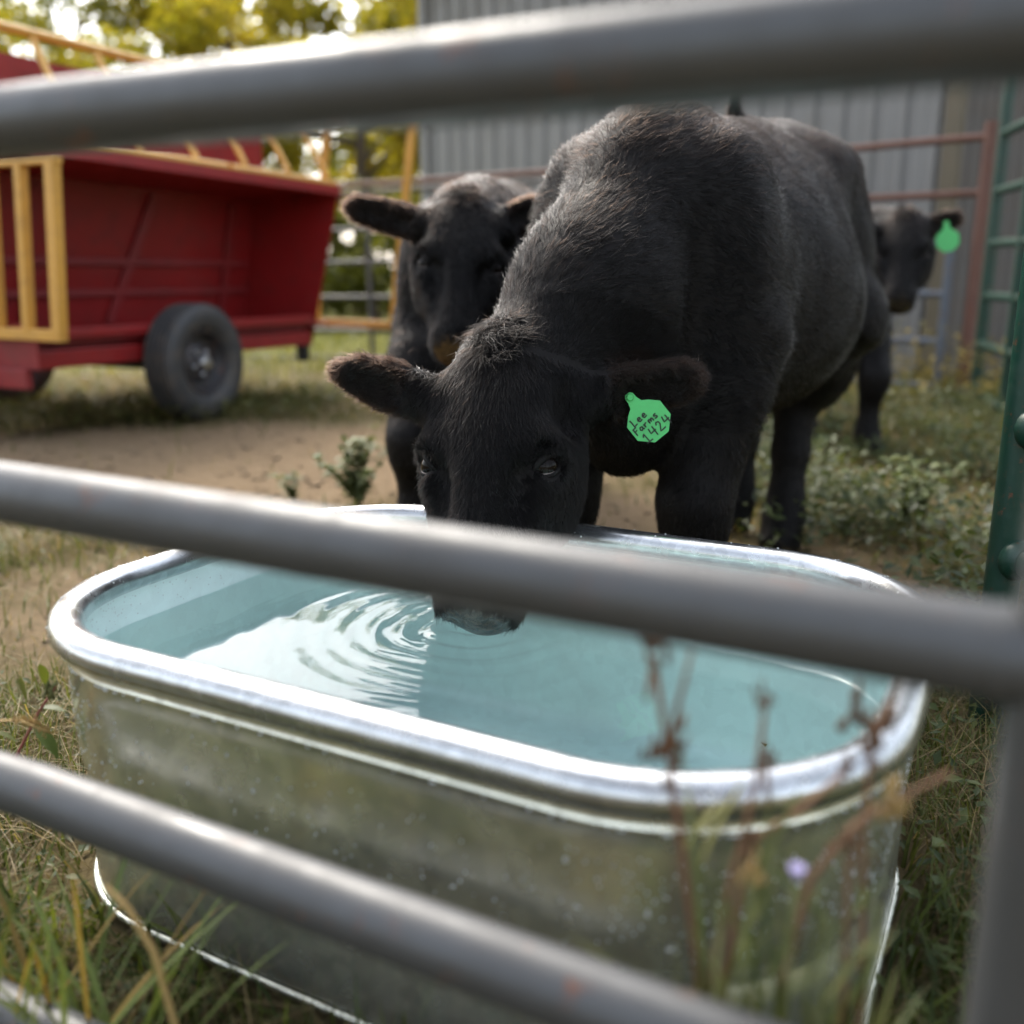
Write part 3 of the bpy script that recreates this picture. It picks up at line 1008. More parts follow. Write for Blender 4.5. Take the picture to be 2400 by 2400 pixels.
for k, (x, y, lab) in enumerate(((-1.75, 12.6, 'low leafy bush behind the corral beside the barn corner'), (-3.1, 12.9, 'low green bush behind the far yellow gate'), (-4.8, 13.2, 'low green bush behind the feeder end sheet'), (-6.6, 13.4, 'low green bush behind the feeder middle'), (-8.6, 13.2, 'low green bush behind the yellow bar gate'))):
    tree('bush', lab, x, y, 1.9, 0.95, ((0.05, 0.075, 0.014), (0.19, 0.19, 0.035)), 3800, 0.10, 0.05, 'bushes beyond the corral')


# ------------------------------------------------------------------ calves
class Sdf:
    def __init__(s):
        s.pr = []

    def ell(s, c, r, k=0.05, rot=None, sub=False):
        s.pr.append(('e', np.array(c, float), np.array(r, float), k, None if rot is None else np.array(rot, float), sub))

    def cone(s, a, b, ra, rb, k=0.05, sub=False):
        s.pr.append(('c', np.array(a, float), np.array(b, float), k, (ra, rb), sub))

    def chain(s, pts, k=0.03):
        for (a, ra), (b, rb) in zip(pts[:-1], pts[1:]):
            s.cone(a, b, ra, rb, k)

    def mesh(s, h, ground=0.0):
        lo = np.full(3, 1e9); hi = -lo
        for p in s.pr:
            if p[5]: continue
            if p[0] == 'e':
                m = p[2].max(); a, b = p[1] - m, p[1] + m
            else:
                m = max(p[4]); a, b = np.minimum(p[1], p[2]) - m, np.maximum(p[1], p[2]) + m
            lo, hi = np.minimum(lo, a), np.maximum(hi, b)
        lo -= 3 * h; hi += 3 * h
        dims = np.ceil((hi - lo) / h).astype(int) + 1
        ax = [(lo[i] + np.arange(dims[i]) * h).astype(np.float32) for i in range(3)]
        F = np.full(dims, 0.2, np.float32)
        for p in s.pr:
            k = p[3]
            mg = k + 0.045
            if p[0] == 'e':
                m = p[2].max() + mg; a, b = p[1] - m, p[1] + m
            else:
                m = max(p[4]) + mg; a, b = np.minimum(p[1], p[2]) - m, np.maximum(p[1], p[2]) + m
            i0 = np.clip(np.floor((a - lo) / h).astype(int), 0, dims); i1 = np.clip(np.ceil((b - lo) / h).astype(int) + 1, 0, dims)
            if (i1 <= i0).any(): continue
            sl = tuple(slice(i0[i], i1[i]) for i in range(3))
            X = ax[0][sl[0]][:, None, None]; Y = ax[1][sl[1]][None, :, None]; Z = ax[2][sl[2]][None, None, :]
            if p[0] == 'e':
                x, y, z = X - p[1][0], Y - p[1][1], Z - p[1][2]
                if p[4] is not None:
                    m3 = p[4]
                    x, y, z = (m3[0, i] * x + m3[1, i] * y + m3[2, i] * z for i in range(3))
                r = p[2]
                k0 = np.sqrt((x / r[0]) ** 2 + (y / r[1]) ** 2 + (z / r[2]) ** 2)
                k1 = np.sqrt((x / r[0] ** 2) ** 2 + (y / r[1] ** 2) ** 2 + (z / r[2] ** 2) ** 2)
                d = k0 * (k0 - 1) / np.maximum(k1, 1e-6)
            else:
                ab = p[2] - p[1]; L2 = max(ab @ ab, 1e-9)
                x, y, z = X - p[1][0], Y - p[1][1], Z - p[1][2]
                t = np.clip((x * ab[0] + y * ab[1] + z * ab[2]) / L2, 0, 1)
                d = np.sqrt((x - t * ab[0]) ** 2 + (y - t * ab[1]) ** 2 + (z - t * ab[2]) ** 2) - (p[4][0] + (p[4][1] - p[4][0]) * t)
            d = d.astype(np.float32)
            cur = F[sl]
            if p[5]:
                d = -d
                hh = np.clip(0.5 - 0.5 * (cur - d) / k, 0, 1)
                F[sl] = cur * (1 - hh) + d * hh + k * hh * (1 - hh)
            else:
                hh = np.clip(0.5 + 0.5 * (cur - d) / k, 0, 1)
                F[sl] = cur * (1 - hh) + d * hh - k * hh * (1 - hh)
        F = np.maximum(F, (ground - ax[2])[None, None, :].astype(np.float32))
        return nets(F, lo, h)


def nets(F, lo, h):
    S = F < 0
    cs = np.zeros(tuple(d - 1 for d in F.shape), np.int8)
    for a in (0, 1):
        for b in (0, 1):
            for c in (0, 1):
                cs += S[a:F.shape[0] - 1 + a, b:F.shape[1] - 1 + b, c:F.shape[2] - 1 + c]
    act = (cs > 0) & (cs < 8)
    I = np.stack(np.nonzero(act), 1)
    idx = -np.ones(act.shape, np.int32)
    idx[act] = np.arange(len(I))
    acc = np.zeros((len(I), 3)); cnt = np.zeros(len(I))
    for axis in range(3):
        o1, o2 = [k for k in range(3) if k != axis]
        for a in (0, 1):
            for b in (0, 1):
                off = np.zeros(3, int); off[o1] = a; off[o2] = b
                p = I + off
                q = p.copy(); q[:, axis] += 1
                va = F[p[:, 0], p[:, 1], p[:, 2]]; vb = F[q[:, 0], q[:, 1], q[:, 2]]
                m = (va < 0) != (vb < 0)
                t = np.where(m, va / np.where(m, va - vb, 1), 0)
                pos = np.tile(off.astype(float), (len(I), 1)); pos[:, axis] += t
                acc[m] += pos[m]; cnt[m] += 1
    V = lo + h * (I + acc / cnt[:, None])
    Q = []
    for axis in range(3):
        o1, o2 = (axis + 1) % 3, (axis + 2) % 3
        sl0 = [slice(None)] * 3; sl1 = [slice(None)] * 3
        sl0[axis] = slice(0, -1); sl1[axis] = slice(1, None)
        ch = S[tuple(sl0)] != S[tuple(sl1)]
        E = np.stack(np.nonzero(ch), 1)
        E = E[(E[:, o1] > 0) & (E[:, o2] > 0) & (E[:, o1] < act.shape[o1]) & (E[:, o2] < act.shape[o2])]
        def g(d1, d2):
            p = E.copy(); p[:, o1] += d1; p[:, o2] += d2
            return idx[p[:, 0], p[:, 1], p[:, 2]]
        q = np.stack([g(-1, -1), g(0, -1), g(0, 0), g(-1, 0)], 1)
        inside = S[E[:, 0], E[:, 1], E[:, 2]]
        q[~inside] = q[~inside][:, ::-1]
        Q.append(q)
    Q = np.concatenate(Q)
    Q = Q[(Q >= 0).all(1)]
    # light smoothing
    e = np.concatenate([Q[:, [0, 1]], Q[:, [1, 2]], Q[:, [2, 3]], Q[:, [3, 0]]])
    for _ in range(2):
        s_ = np.zeros_like(V); n_ = np.zeros(len(V))
        for k in range(3):
            s_[:, k] = np.bincount(e[:, 0], V[e[:, 1], k], len(V)) + np.bincount(e[:, 1], V[e[:, 0], k], len(V))
        n_ = np.bincount(e[:, 0], minlength=len(V)) + np.bincount(e[:, 1], minlength=len(V))
        V = 0.5 * V + 0.5 * s_ / np.maximum(n_, 1)[:, None]
    return V, Q


def frame(axis, nrm):
    """head frame: columns lateral (calf's left), along the nose, face normal"""
    y = Vector(axis).normalized()
    z = Vector(nrm); z = (z - y * z.dot(y)).normalized()
    x = y.cross(z)
    return np.array([[x.x, y.x, z.x], [x.y, y.y, z.y], [x.z, y.z, z.z]])


def calf(name, label, C, fwd, poll, nose_axis, face_n, ears, hoofs, h, sc=1.0, hl=1.0, neck=None, tail=None, hair=(60000, 60000), hair_w=1.0, nose_mat=None):
    fwd = np.array([*fwd, 0.0]); fwd /= np.linalg.norm(fwd)
    left = np.array([-fwd[1], fwd[0], 0.0])
    up = np.array([0, 0, 1.0])
    C = np.array([*C, 0.0])
    B3 = np.stack([fwd, left, up], 1)

    def W(x, y, z): return C + B3 @ (np.array([x, y, z]) * sc)
    Hm = frame(nose_axis, face_n)
    # make +x of the head frame point to the calf's left
    poll = np.array(poll, float)

    def H(x, y, z): return poll + Hm @ (np.array([x, y, z]) * hl)
    s = Sdf()
    E = lambda c, r, k=0.06: s.ell(W(*c), np.array(r) * sc, k, B3)
    E((-0.42, 0, 0.645), (0.50, 0.245, 0.262))
    E((-0.55, 0, 0.60), (0.36, 0.258, 0.225))
    s.cone(W(-0.12, 0, 0.825), W(-0.85, 0, 0.90), 0.095 * sc, 0.095 * sc, 0.06)
    E((-0.88, 0, 0.755), (0.25, 0.205, 0.235))
    for q in (-1, 1):
        E((-0.80, 0.120 * q, 0.885), (0.12, 0.07, 0.06), 0.07)
        E((-0.93, 0.125 * q, 0.60), (0.175, 0.10, 0.26))
        E((-0.05, 0.118 * q, 0.64), (0.165, 0.092, 0.245), 0.05)
    E((-1.02, 0, 0.82), (0.09, 0.10, 0.085))
    E((-0.07, 0, 0.83), (0.17, 0.085, 0.11))
    E((0.06, 0, 0.505), (0.13, 0.115, 0.165))
    E((-0.62, 0, 0.79), (0.30, 0.19, 0.15))
    # neck
    hb = H(0, 0.07, -0.085)
    n0 = W(0.0, 0, 0.715)
    n1 = n0 * 0.45 + hb * 0.55 + up * 0.02 * sc if neck is None else np.array(neck, float)
    s.cone(n0, n1, 0.165 * sc, 0.125 * sc, 0.06)
    s.cone(n1, hb, 0.125 * sc, 0.080 * hl, 0.05)
    s.cone(W(-0.05, 0, 0.82), n1 + up * 0.045 * sc, 0.085 * sc, 0.075 * sc, 0.06)
    s.cone(W(0.06, 0, 0.56), n1 - up * 0.05, 0.115 * sc, 0.085 * sc, 0.05)
    for q in (-1, 1):
        s.ell(W(0.10, 0.155 * q, 0.64), np.array((0.022, 0.035, 0.17)) * sc, 0.08, B3, True)
        s.ell(W(-0.73, 0.265 * q, 0.70), np.array((0.07, 0.035, 0.09)) * sc, 0.06, B3, True)
        s.ell(W(-0.22, 0.275 * q, 0.60), np.array((0.035, 0.022, 0.16)) * sc, 0.08, B3, True)
    # legs: fore left, fore right, hind left, hind right
    for (hx, hy), (side, fore) in zip(hoofs, ((1, True), (-1, True), (1, False), (-1, False))):
        p = np.array([hx, hy, 0.0])
        z = lambda v: up * v * sc
        if fore:
            s.chain([(W(-0.05, 0.125 * side, 0.56), 0.105 * sc), (W(-0.05, 0.13 * side, 0.48) * 0.55 + (p + z(0.48)) * 0.45, 0.085 * sc), (p + fwd * 0.018 + z(0.305), 0.058 * sc), (p + fwd * 0.014 + z(0.26), 0.052 * sc), (p + z(0.205), 0.038 * sc), (p + z(0.13), 0.038 * sc), (p + z(0.085), 0.045 * sc), (p + fwd * 0.03 + z(0.02), 0.052 * sc)], 0.022)
        else:
            hk = p - fwd * 0.055 + z(0.37)
            s.chain([(W(-0.86, 0.135 * side, 0.56), 0.14 * sc), (W(-0.82, 0.135 * side, 0.50) * 0.6 + hk * 0.4 + z(0.05), 0.095 * sc), (hk, 0.054 * sc), (p - fwd * 0.03 + z(0.24), 0.042 * sc), (p - fwd * 0.01 + z(0.13), 0.040 * sc), (p + z(0.085), 0.046 * sc), (p + fwd * 0.03 + z(0.02), 0.052 * sc)], 0.022)
    # head
    HE = lambda c, r, k=0.03, sub=False: s.ell(H(*c), np.array(r) * hl, k, Hm, sub)
    HC_ = lambda a, b, ra, rb, k=0.03: s.cone(H(*a), H(*b), ra * hl, rb * hl, k)
    HE((0, 0.075, -0.080), (0.092, 0.080, 0.080), 0.05)
    HE((0, 0.135, -0.066), (0.100, 0.092, 0.076), 0.05)
    HE((0, 0.018, -0.055), (0.046, 0.042, 0.045), 0.05)
    HC_((0, 0.17, -0.065), (0, 0.33, -0.060), 0.075, 0.046, 0.04)
    HC_((0, 0.20, -0.035), (0, 0.34, -0.030), 0.043, 0.030, 0.03)
    HE((0, 0.356, -0.062), (0.055, 0.042, 0.050), 0.03)
    HE((0, 0.360, -0.100), (0.040, 0.035, 0.030), 0.03)
    HC_((0, 0.12, -0.165), (0, 0.33, -0.115), 0.050, 0.030, 0.05)
    eyes = []
    for q in (-1, 1):
        HE((0.060 * q, 0.180, -0.115), (0.046, 0.090, 0.072), 0.05)
        HE((0.074 * q, 0.158, -0.036), (0.026, 0.038, 0.030), 0.03)          # brow
        e = np.array([0.0755 * q, 0.184, -0.035]); oo = np.array([math.sin(R(52)) * q, 0.08, math.cos(R(52))]); oo /= np.linalg.norm(oo)
        md = np.array([-math.cos(R(52)) * q, 0, math.sin(R(52))])
        ai = 0.72 * md + 0.69 * np.array([0, 1, 0]); ai -= oo * (ai @ oo); ai /= np.linalg.norm(ai)
        bu = np.cross(oo, ai); bu *= -np.sign(bu[1])
        eyes.append((e, oo, ai, bu))
        HE(tuple(e + oo * 0.014), (0.021, 0.021, 0.021), 0.010, True)       # eye socket
        HC_((0.066 * q, 0.205, -0.045), (0.046 * q, 0.30, -0.070), 0.022, 0.016, 0.03)   # cheek ridge
        HE((0.094 * q, 0.098, -0.045), (0.016, 0.036, 0.030), 0.03, True)      # temple hollow
        HE((0.052 * q, 0.235, -0.012), (0.014, 0.045, 0.014), 0.025, True)     # hollow beside the nose bone
        HE((0.030 * q, 0.388, -0.046), (0.012, 0.016, 0.010), 0.008, True)   # nostril
        HC_((0.020 * q, 0.370, -0.032), (0.040 * q, 0.378, -0.052), 0.013, 0.012, 0.012)
    # ears: cupped leaf shapes
    ear_info = []
    for (b, t, face, wd, tipw) in ears:
        b, t = np.array(b, float), np.array(t, float)
        d = t - b; L_ = np.linalg.norm(d); d /= L_
        face = np.array(face, float); face -= d * (face @ d); face /= np.linalg.norm(face)
        sd_ = np.cross(d, face)
        Er = np.stack([d, sd_, face], 1)
        for t_, w_, l_ in ((0.16, 0.80, 0.22), (0.36, 1.0, 0.26), (0.60, 0.92, 0.26), (0.82, tipw, 0.20)):
            s.ell(b + d * L_ * t_, (L_ * l_, wd * w_, 0.0135), 0.016, Er)
        s.cone(b - d * 0.025, b + d * L_ * 0.30, 0.032, 0.022, 0.028)
        for t_, w_ in ((0.34, 0.62), (0.58, 0.60)):
            s.ell(b + d * L_ * t_ + face * 0.015, (L_ * 0.24, wd * w_, 0.012), 0.008, Er, True)
        ear_info.append((b, t, d, L_, face, sd_, wd))
    if tail is not None:
        s.chain([(np.array(p), r) for p, r in tail], 0.02)
    V, Q = s.mesh(h, 0.002)
    root = empty(name, C)
    tag(root, label, 'calf', 'black calves in the pen')
    Vl = V - C
    body = link('body', np_mesh('body', Vl, Q), [M['coat'], nose_mat or M['nose']], root)
    hq = ((V[Q].mean(1) - poll) @ Hm) / hl
    body.data.polygons.foreach_set('material_index', ((hq[:, 1] > 0.368) & (hq[:, 1] < 0.45) & (np.abs(hq[:, 0]) < 0.08) & (hq[:, 2] > -0.125)).astype(np.int32))
    # eyes with lids
    rr = 0.0185 * hl
    for e, oo, ai, bu in eyes:
        e_w = H(*(e + oo * 0.003)) - C
        O_, A2, B2 = Hm @ oo, Hm @ ai, Hm @ bu
        Mx = Matrix(((A2[0], B2[0], O_[0], e_w[0]), (A2[1], B2[1], O_[1], e_w[1]), (A2[2], B2[2], O_[2], e_w[2]), (0, 0, 0, 1)))
        pr = [(rr * math.sin(a), rr * math.cos(a)) for a in np.linspace(0.02, math.pi - 0.02, 18)]
        MB().lathe(pr, Mx, 28).build('eye', M['eye'], root, smooth=True)

        def arc(up_, w_, hgt, t0, t1, n=13):
            out = []
            for t in np.linspace(t0, t1, n):
                x, y = w_ * math.cos(t), up_ * hgt * math.sin(t)
                z = math.sqrt(max(1.02 - x * x - y * y, 0.0)) if x * x + y * y < 1.02 else 0.0
                out.append(Mx @ Vector((x * rr, y * rr, z * rr)))
            return out
        taper = lambda r0, n=13: [r0 * (0.45 + 0.55 * math.sin(math.pi * k / (n - 1))) for k in range(n)]
        MB().tube(arc(1, 1.02, 0.68, 0, math.pi), taper(0.0058 * hl), 8).build('upper_eyelid', M['coat'], root, smooth=True)
        MB().tube(arc(-1, 1.02, 0.66, 0, math.pi), taper(0.0038 * hl), 8).build('lower_eyelid', M['coat'], root, smooth=True)
        MB().tube(arc(-1, 0.94, 0.52, 0.1, 1.6), taper(0.0009 * hl), 6).build('eyelid_rim', M['sclera'], root, smooth=True)
    # nose pad
    # ---------------------------------------------------------- fur
    Tri = np.concatenate([Q[:, [0, 1, 2]], Q[:, [0, 2, 3]]])
    A_, B_, C_ = V[Tri[:, 0]], V[Tri[:, 1]], V[Tri[:, 2]]
    fn = np.cross(B_ - A_, C_ - A_)
    area = np.linalg.norm(fn, axis=1) / 2
    vn = np.zeros_like(V)
    for k in range(3):
        for c in range(3):
            vn[:, c] += np.bincount(Tri[:, k], fn[:, c], len(V))
    vn /= np.maximum(np.linalg.norm(vn, axis=1), 1e-12)[:, None]
    cen = (A_ + B_ + C_) / 3

    def head_loc(P): return ((P - poll) @ Hm) / hl
    hl_c = head_loc(cen)
    is_head = (hl_c[:, 1] > -0.06) & (np.abs(hl_c[:, 0]) < 0.30) & (hl_c[:, 2] > -0.20) & (np.linalg.norm(cen - poll, axis=1) < 0.45)
    pz = hl_c[:, 1] > 0.375
    near_eye = np.zeros(len(cen), bool)
    for q in (-1, 1):
        near_eye |= np.linalg.norm(hl_c - (eyes[(q + 1) // 2][0] + eyes[(q + 1) // 2][1] * 0.016), axis=1) < 0.0185
    wgt_h = area * is_head * ~pz * ~near_eye
    wgt_b = area * ~is_head * (cen[:, 2] > 0.035)
    pts, tans, nrms, lens, rads, browns = [], [], [], [], [], []
    for wgt, n in ((wgt_h, hair[0]), (wgt_b, hair[1])):
        if n == 0: continue
        ti = rng.choice(len(Tri), n, p=wgt / wgt.sum())
        r1, r2 = np.sqrt(rng.random(n)), rng.random(n)
        b0, b1, b2 = 1 - r1, r1 * (1 - r2), r1 * r2
        P = A_[ti] * b0[:, None] + B_[ti] * b1[:, None] + C_[ti] * b2[:, None]
        Nn = vn[Tri[ti, 0]] * b0[:, None] + vn[Tri[ti, 1]] * b1[:, None] + vn[Tri[ti, 2]] * b2[:, None]
        Nn /= np.linalg.norm(Nn, axis=1)[:, None]
        hp = head_loc(P)
        head = is_head[ti]
        # torso and neck flow: backwards and down, legs straight down
        low = np.clip((0.48 * sc - P[:, 2]) / 0.12, 0, 1)[:, None]
        D = -fwd * (1 - low) + np.array([0, 0, -1.0]) * (0.35 + 0.9 * low)
        ln = np.where(P[:, 2] < 0.4 * sc, 0.012, 0.021)
        # neck: flows from the poll towards the shoulder
        nd = n0 - hb; nd /= np.linalg.norm(nd)
        tn = np.clip(((P - hb) @ nd) / np.linalg.norm(n0 - hb), 0, 1.6)
        wn_ = np.clip(1.25 - tn, 0, 1)[:, None] * (P[:, 2] > 0.42 * sc)[:, None]
        D = D * (1 - wn_) + (nd + np.array([0, 0, -0.55])) * wn_
        # head: down the face, parting sideways, radiating from a whorl low on the forehead
        wx, wy = hp[:, 0], hp[:, 1] - 0.235
        face_d = np.stack([0.9 * hp[:, 0] / 0.1 * np.clip(1 - np.abs(wy) / 0.25, 0, 1), np.where(wy > 0, 1.0, np.clip(0.75 + 0.3 * np.sin(hp[:, 0] * 40), 0.3, 1)), -0.12 * np.ones(n)], 1)
        face_d[:, 1] += np.where(hp[:, 1] < 0.03, -1.1, 0)
        D = np.where(head[:, None], face_d @ Hm.T, D)
        ln = np.where(head, 0.0155, ln)
        # poll tuft
        tuft = head & (np.hypot(hp[:, 0] / 0.040, (hp[:, 1] - 0.012) / 0.042) < 1) & (hp[:, 2] > -0.055) & (rng.random(n) < 0.55)
        ln = np.where(tuft, rng.uniform(0.014, 0.031, n), ln)
        D = np.where(tuft[:, None], (np.stack([hp[:, 0] * 8 + 0.5 * np.sin(hp[:, 1] * 160 + 3) + rng.normal(0, .3, n), 0.35 + 0.5 * np.sin(hp[:, 0] * 90) + rng.normal(0, .35, n), 0.45 + rng.normal(0, .2, n)], 1)) @ Hm.T, D)
        brown = np.zeros(n)
        for (b, t, d, L_, face, sd_, wd) in ear_info:
            te = (P - b) @ d
            near = (te > 0.02) & (np.linalg.norm(P - (b + np.clip(te, 0, L_)[:, None] * d), axis=1) < wd * 1.35)
            side = ((P - b) @ sd_) / wd
            inner = (Nn @ face) > 0.3
            De = d + sd_ * side[:, None] * 0.5 + np.array([0, 0, -0.25])
            De = np.where(inner[:, None], d * 0.8 - sd_ * np.sign(side)[:, None] * 0.0 + face * 0.5 + rng.normal(0, .3, (n, 3)), De)
            D = np.where(near[:, None], De, D)
            edge = np.abs(side) > 0.65
            brown = np.where(near, np.where(edge | (te > L_ * 0.78), 0.40, np.where(inner, 0.16, 0.03)) * rng.random(n), brown)
            ln = np.where(near, np.where(inner, 0.020, np.where(edge | (te > L_ * 0.85), 0.019, 0.012)), ln)
        # eyelashes are longer hairs beside the eye
        for q in (-1, 1):
            e, oo, ai, bu = eyes[(q + 1) // 2]
            de = np.linalg.norm(hp - (e + oo * 0.012 + bu * 0.018), axis=1)
            la = (de < 0.015) & (rng.random(n) < 0.6)
            ln = np.where(la, 0.020, ln)
            D = np.where(la[:, None], (oo * 0.9 + bu * 0.25) @ Hm.T, D)
        # low-frequency swirl gives locks
        sw = np.stack([np.sin(P[:, 0] * 31 + 2 * np.sin(P[:, 2] * 23)), np.sin(P[:, 1] * 29 + 2 * np.sin(P[:, 0] * 27)), np.sin(P[:, 2] * 33 + 2 * np.sin(P[:, 1] * 25))], 1)
        sw2 = np.stack([np.sin(P[:, 1] * 120 + 3 * np.sin(P[:, 2] * 70)), np.sin(P[:, 2] * 110 + 3 * np.sin(P[:, 0] * 80)), np.sin(P[:, 0] * 130 + 3 * np.sin(P[:, 1] * 75))], 1)
        D = D / np.maximum(np.linalg.norm(D, axis=1), 1e-9)[:, None]
        amt = np.where(head, 0.13, 0.19)[:, None]
        D = D + sw * amt + sw2 * amt * 0.7 + rng.normal(0, 0.13, (n, 3))
        D -= Nn * (D * Nn).sum(1)[:, None]
        D /= np.maximum(np.linalg.norm(D, axis=1), 1e-9)[:, None]
        ln = ln * rng.uniform(0.6, 1.35, n) * (0.85 + 0.15 * sc)
        lift = np.where(tuft, 0.75, np.where(head, 0.26, 0.40)) + rng.normal(0, 0.10, n)
        pts.append(P); tans.append(D); nrms.append(Nn * lift[:, None]); lens.append(ln)
        rads.append(np.where(head, 0.00030, 0.00032) * hair_w)
        browns.append(np.clip(brown + 0.10 * (rng.random(n) < 0.12) + 0.12 * np.clip((P[:, 2] - 0.80 * sc) / 0.12, 0, 1) * rng.random(n), 0, 1))
    if pts:
        P, D, Nn, ln, rd = (np.concatenate(x) for x in (pts, tans, nrms, lens, rads))
        n = len(P)
        ts = np.array([0, 0.3, 0.65, 1.0])
        K = len(ts)
        curl = rng.normal(0, 0.12, (n, 3))
        X = np.empty((n, K, 3), np.float32)
        for k, t in enumerate(ts):
            X[:, k] = P - C - Nn * 0.001 / np.maximum(np.linalg.norm(Nn, axis=1), .1)[:, None] + (D * t + Nn * (t - 0.55 * t * t) + curl * t * t) * ln[:, None]
        X[:, :, 2] = np.maximum(X[:, :, 2], 0.002)
        cu = bpy.data.hair_curves.new('fur')
        cu.add_curves([K] * n)
        cu.position_data.foreach_set('vector', X.ravel())
        ra = cu.attributes.get('radius') or cu.attributes.new('radius', 'FLOAT', 'POINT')
        ra.data.foreach_set('value', (rd[:, None] * np.array([1.0, 0.95, 0.7, 0.2])).astype(np.float32).ravel())
        ba = cu.attributes.new('brown', 'FLOAT', 'CURVE')
        ba.data.foreach_set('value', np.concatenate(browns).astype(np.float32))
        cu.materials.append(M['fur'])
        fo = bpy.data.objects.new('fur', cu)
        COL.objects.link(fo)
        fo.parent = root
    return root, H, C


# drinking calf
f1 = (-0.464, -0.886)
c1 = (0.215, 1.62)
calf1, H1, C1 = calf('calf', 'black calf drinking from the tank with a numbered green ear tag', c1, f1,
     (-0.020, 1.330, 0.588), (-0.120, -0.50, -0.855), (-0.32, -0.82, 0.52),
     [(at(995, 930, 1.345), at(788, 863, 1.372), (-0.15, -1, -0.25), 0.037, 0.60),
      (at(1382, 932, 1.345), at(1640, 884, 1.375), (0.10, -1, -0.35), 0.039, 0.80)],
     [(0.305, 1.545), (0.10, 1.66), (0.674, 2.33), (0.600, 2.53)],
     0.0062, hair=(130000, 170000), neck=(0.130, 1.50, 0.625),
     tail=[((0.705, 2.60, 0.84), 0.035), ((0.70, 2.585, 0.93), 0.022), ((0.62, 2.43, 0.985), 0.014), ((0.50, 2.20, 0.972), 0.012), ((0.455, 2.12, 0.985), 0.011), ((0.450, 2.10, 1.02), 0.012)])

# calf standing behind, facing the camera
calf('calf', 'black calf standing behind the drinking calf and looking at the camera', (-0.085, 2.42), (-0.06, -1.0),
     (-0.100, 2.20, 0.842), (-0.045, -0.52, -0.86), (0.10, -0.86, 0.50),
     [((-0.185, 2.215, 0.765), (-0.365, 2.235, 0.812), (-0.1, -1, -0.2), 0.040, 0.8),
      ((-0.020, 2.215, 0.765), (0.065, 2.235, 0.812), (0.1, -1, -0.2), 0.040, 0.8)],
     [(-0.10, 2.42), (-0.235, 2.30), (0.06, 3.30), (-0.16, 3.35)][0:0] or [(0.04, 2.40), (-0.235, 2.26), (0.14, 3.28), (-0.10, 3.33)],
     0.0095, sc=0.95, hl=0.94, hair=(45000, 60000), hair_w=1.7, nose_mat=M['nose_tan'])

# calf at the back right by the corral
calf('calf', 'black calf half hidden at the back beside the rusty corral with green tag', (1.27, 3.80), (0.30, -0.95),
     (1.385, 3.56, 0.893), (-0.17, -0.48, -0.86), (-0.36, -0.80, 0.50),
     [((1.24, 3.575, 0.83), (1.07, 3.60, 0.86), (-0.1, -1, -0.2), 0.042, 0.8),
      ((1.460, 3.575, 0.825), (1.600, 3.59, 0.868), (0.1, -1, -0.2), 0.042, 0.8)],
     [(1.355, 3.66), (1.13, 3.70), (0.98, 4.68), (0.80, 4.62)],
     0.012, sc=0.97, hl=0.92, hair=(20000, 26000), hair_w=2.6)


# ------------------------------------------------------------------ ear tags
def ribbon(pts, wd, z):
    """flat pen stroke through 2-D points as a thin solid ribbon"""
    mb = MB()
    P = [Vector((x, y, z)) for x, y in pts]
    n = len(P)
    L_, R_ = [], []
    for i in range(n):
        d = (P[min(n - 1, i + 1)] - P[max(0, i - 1)]).normalized()
        s = Vector((-d.y, d.x, 0)) * wd / 2
        e = d * wd * 0.3
        p = P[i] + (-e if i == 0 else e if i == n - 1 else Vector((0, 0, 0)))
        L_.append(p + s); R_.append(p - s)
    up = Vector((0, 0, 0.0003))
    vs = L_ + R_ + [p + up for p in L_] + [p + up for p in R_]
    fs = []
    for i in range(n - 1):
        fs += [(2 * n + i, 3 * n + i, 3 * n + i + 1, 2 * n + i + 1), (i, 2 * n + i, 2 * n + i + 1, i + 1), (n + i, n + i + 1, 3 * n + i + 1, 3 * n + i)]
    return mb.add(vs, fs)


STROKES = {  # handwritten letters on a unit box
    'L': [[(0.05, 1), (0.08, 0.5), (0.0, 0.02), (0.5, 0.05)]],
    'e': [[(0.05, 0.30), (0.5, 0.36), (0.45, 0.56), (0.2, 0.58), (0.03, 0.3), (0.2, 0.02), (0.55, 0.08)]],
    'F': [[(0.1, 1), (0.05, 0)], [(0.05, 0.98), (0.6, 1.0)], [(0.07, 0.55), (0.45, 0.58)]],
    'a': [[(0.5, 0.5), (0.2, 0.58), (0.03, 0.28), (0.2, 0.03), (0.47, 0.25), (0.5, 0.52), (0.5, 0.12), (0.62, 0.02)]],
    'r': [[(0.05, 0.55), (0.08, 0.02), (0.1, 0.35), (0.3, 0.55), (0.48, 0.5)]],
    'm': [[(0.03, 0.55), (0.05, 0.02), (0.08, 0.35), (0.25, 0.55), (0.36, 0.4), (0.37, 0.05), (0.4, 0.36), (0.58, 0.55), (0.7, 0.4), (0.72, 0.02)]],
    's': [[(0.45, 0.55), (0.15, 0.58), (0.05, 0.42), (0.4, 0.25), (0.42, 0.08), (0.2, 0.0), (0.0, 0.08)]],
    '1': [[(0.05, 0.72), (0.3, 1.0), (0.28, 0.02)], [(0.0, 0.02), (0.62, 0.0)]],
    '4': [[(0.12, 1.0), (0.02, 0.48), (0.6, 0.52)], [(0.50, 0.95), (0.45, 0.0)]],
    '2': [[(0.05, 0.78), (0.2, 0.98), (0.45, 0.9), (0.45, 0.65), (0.05, 0.03), (0.62, 0.06)]],
}


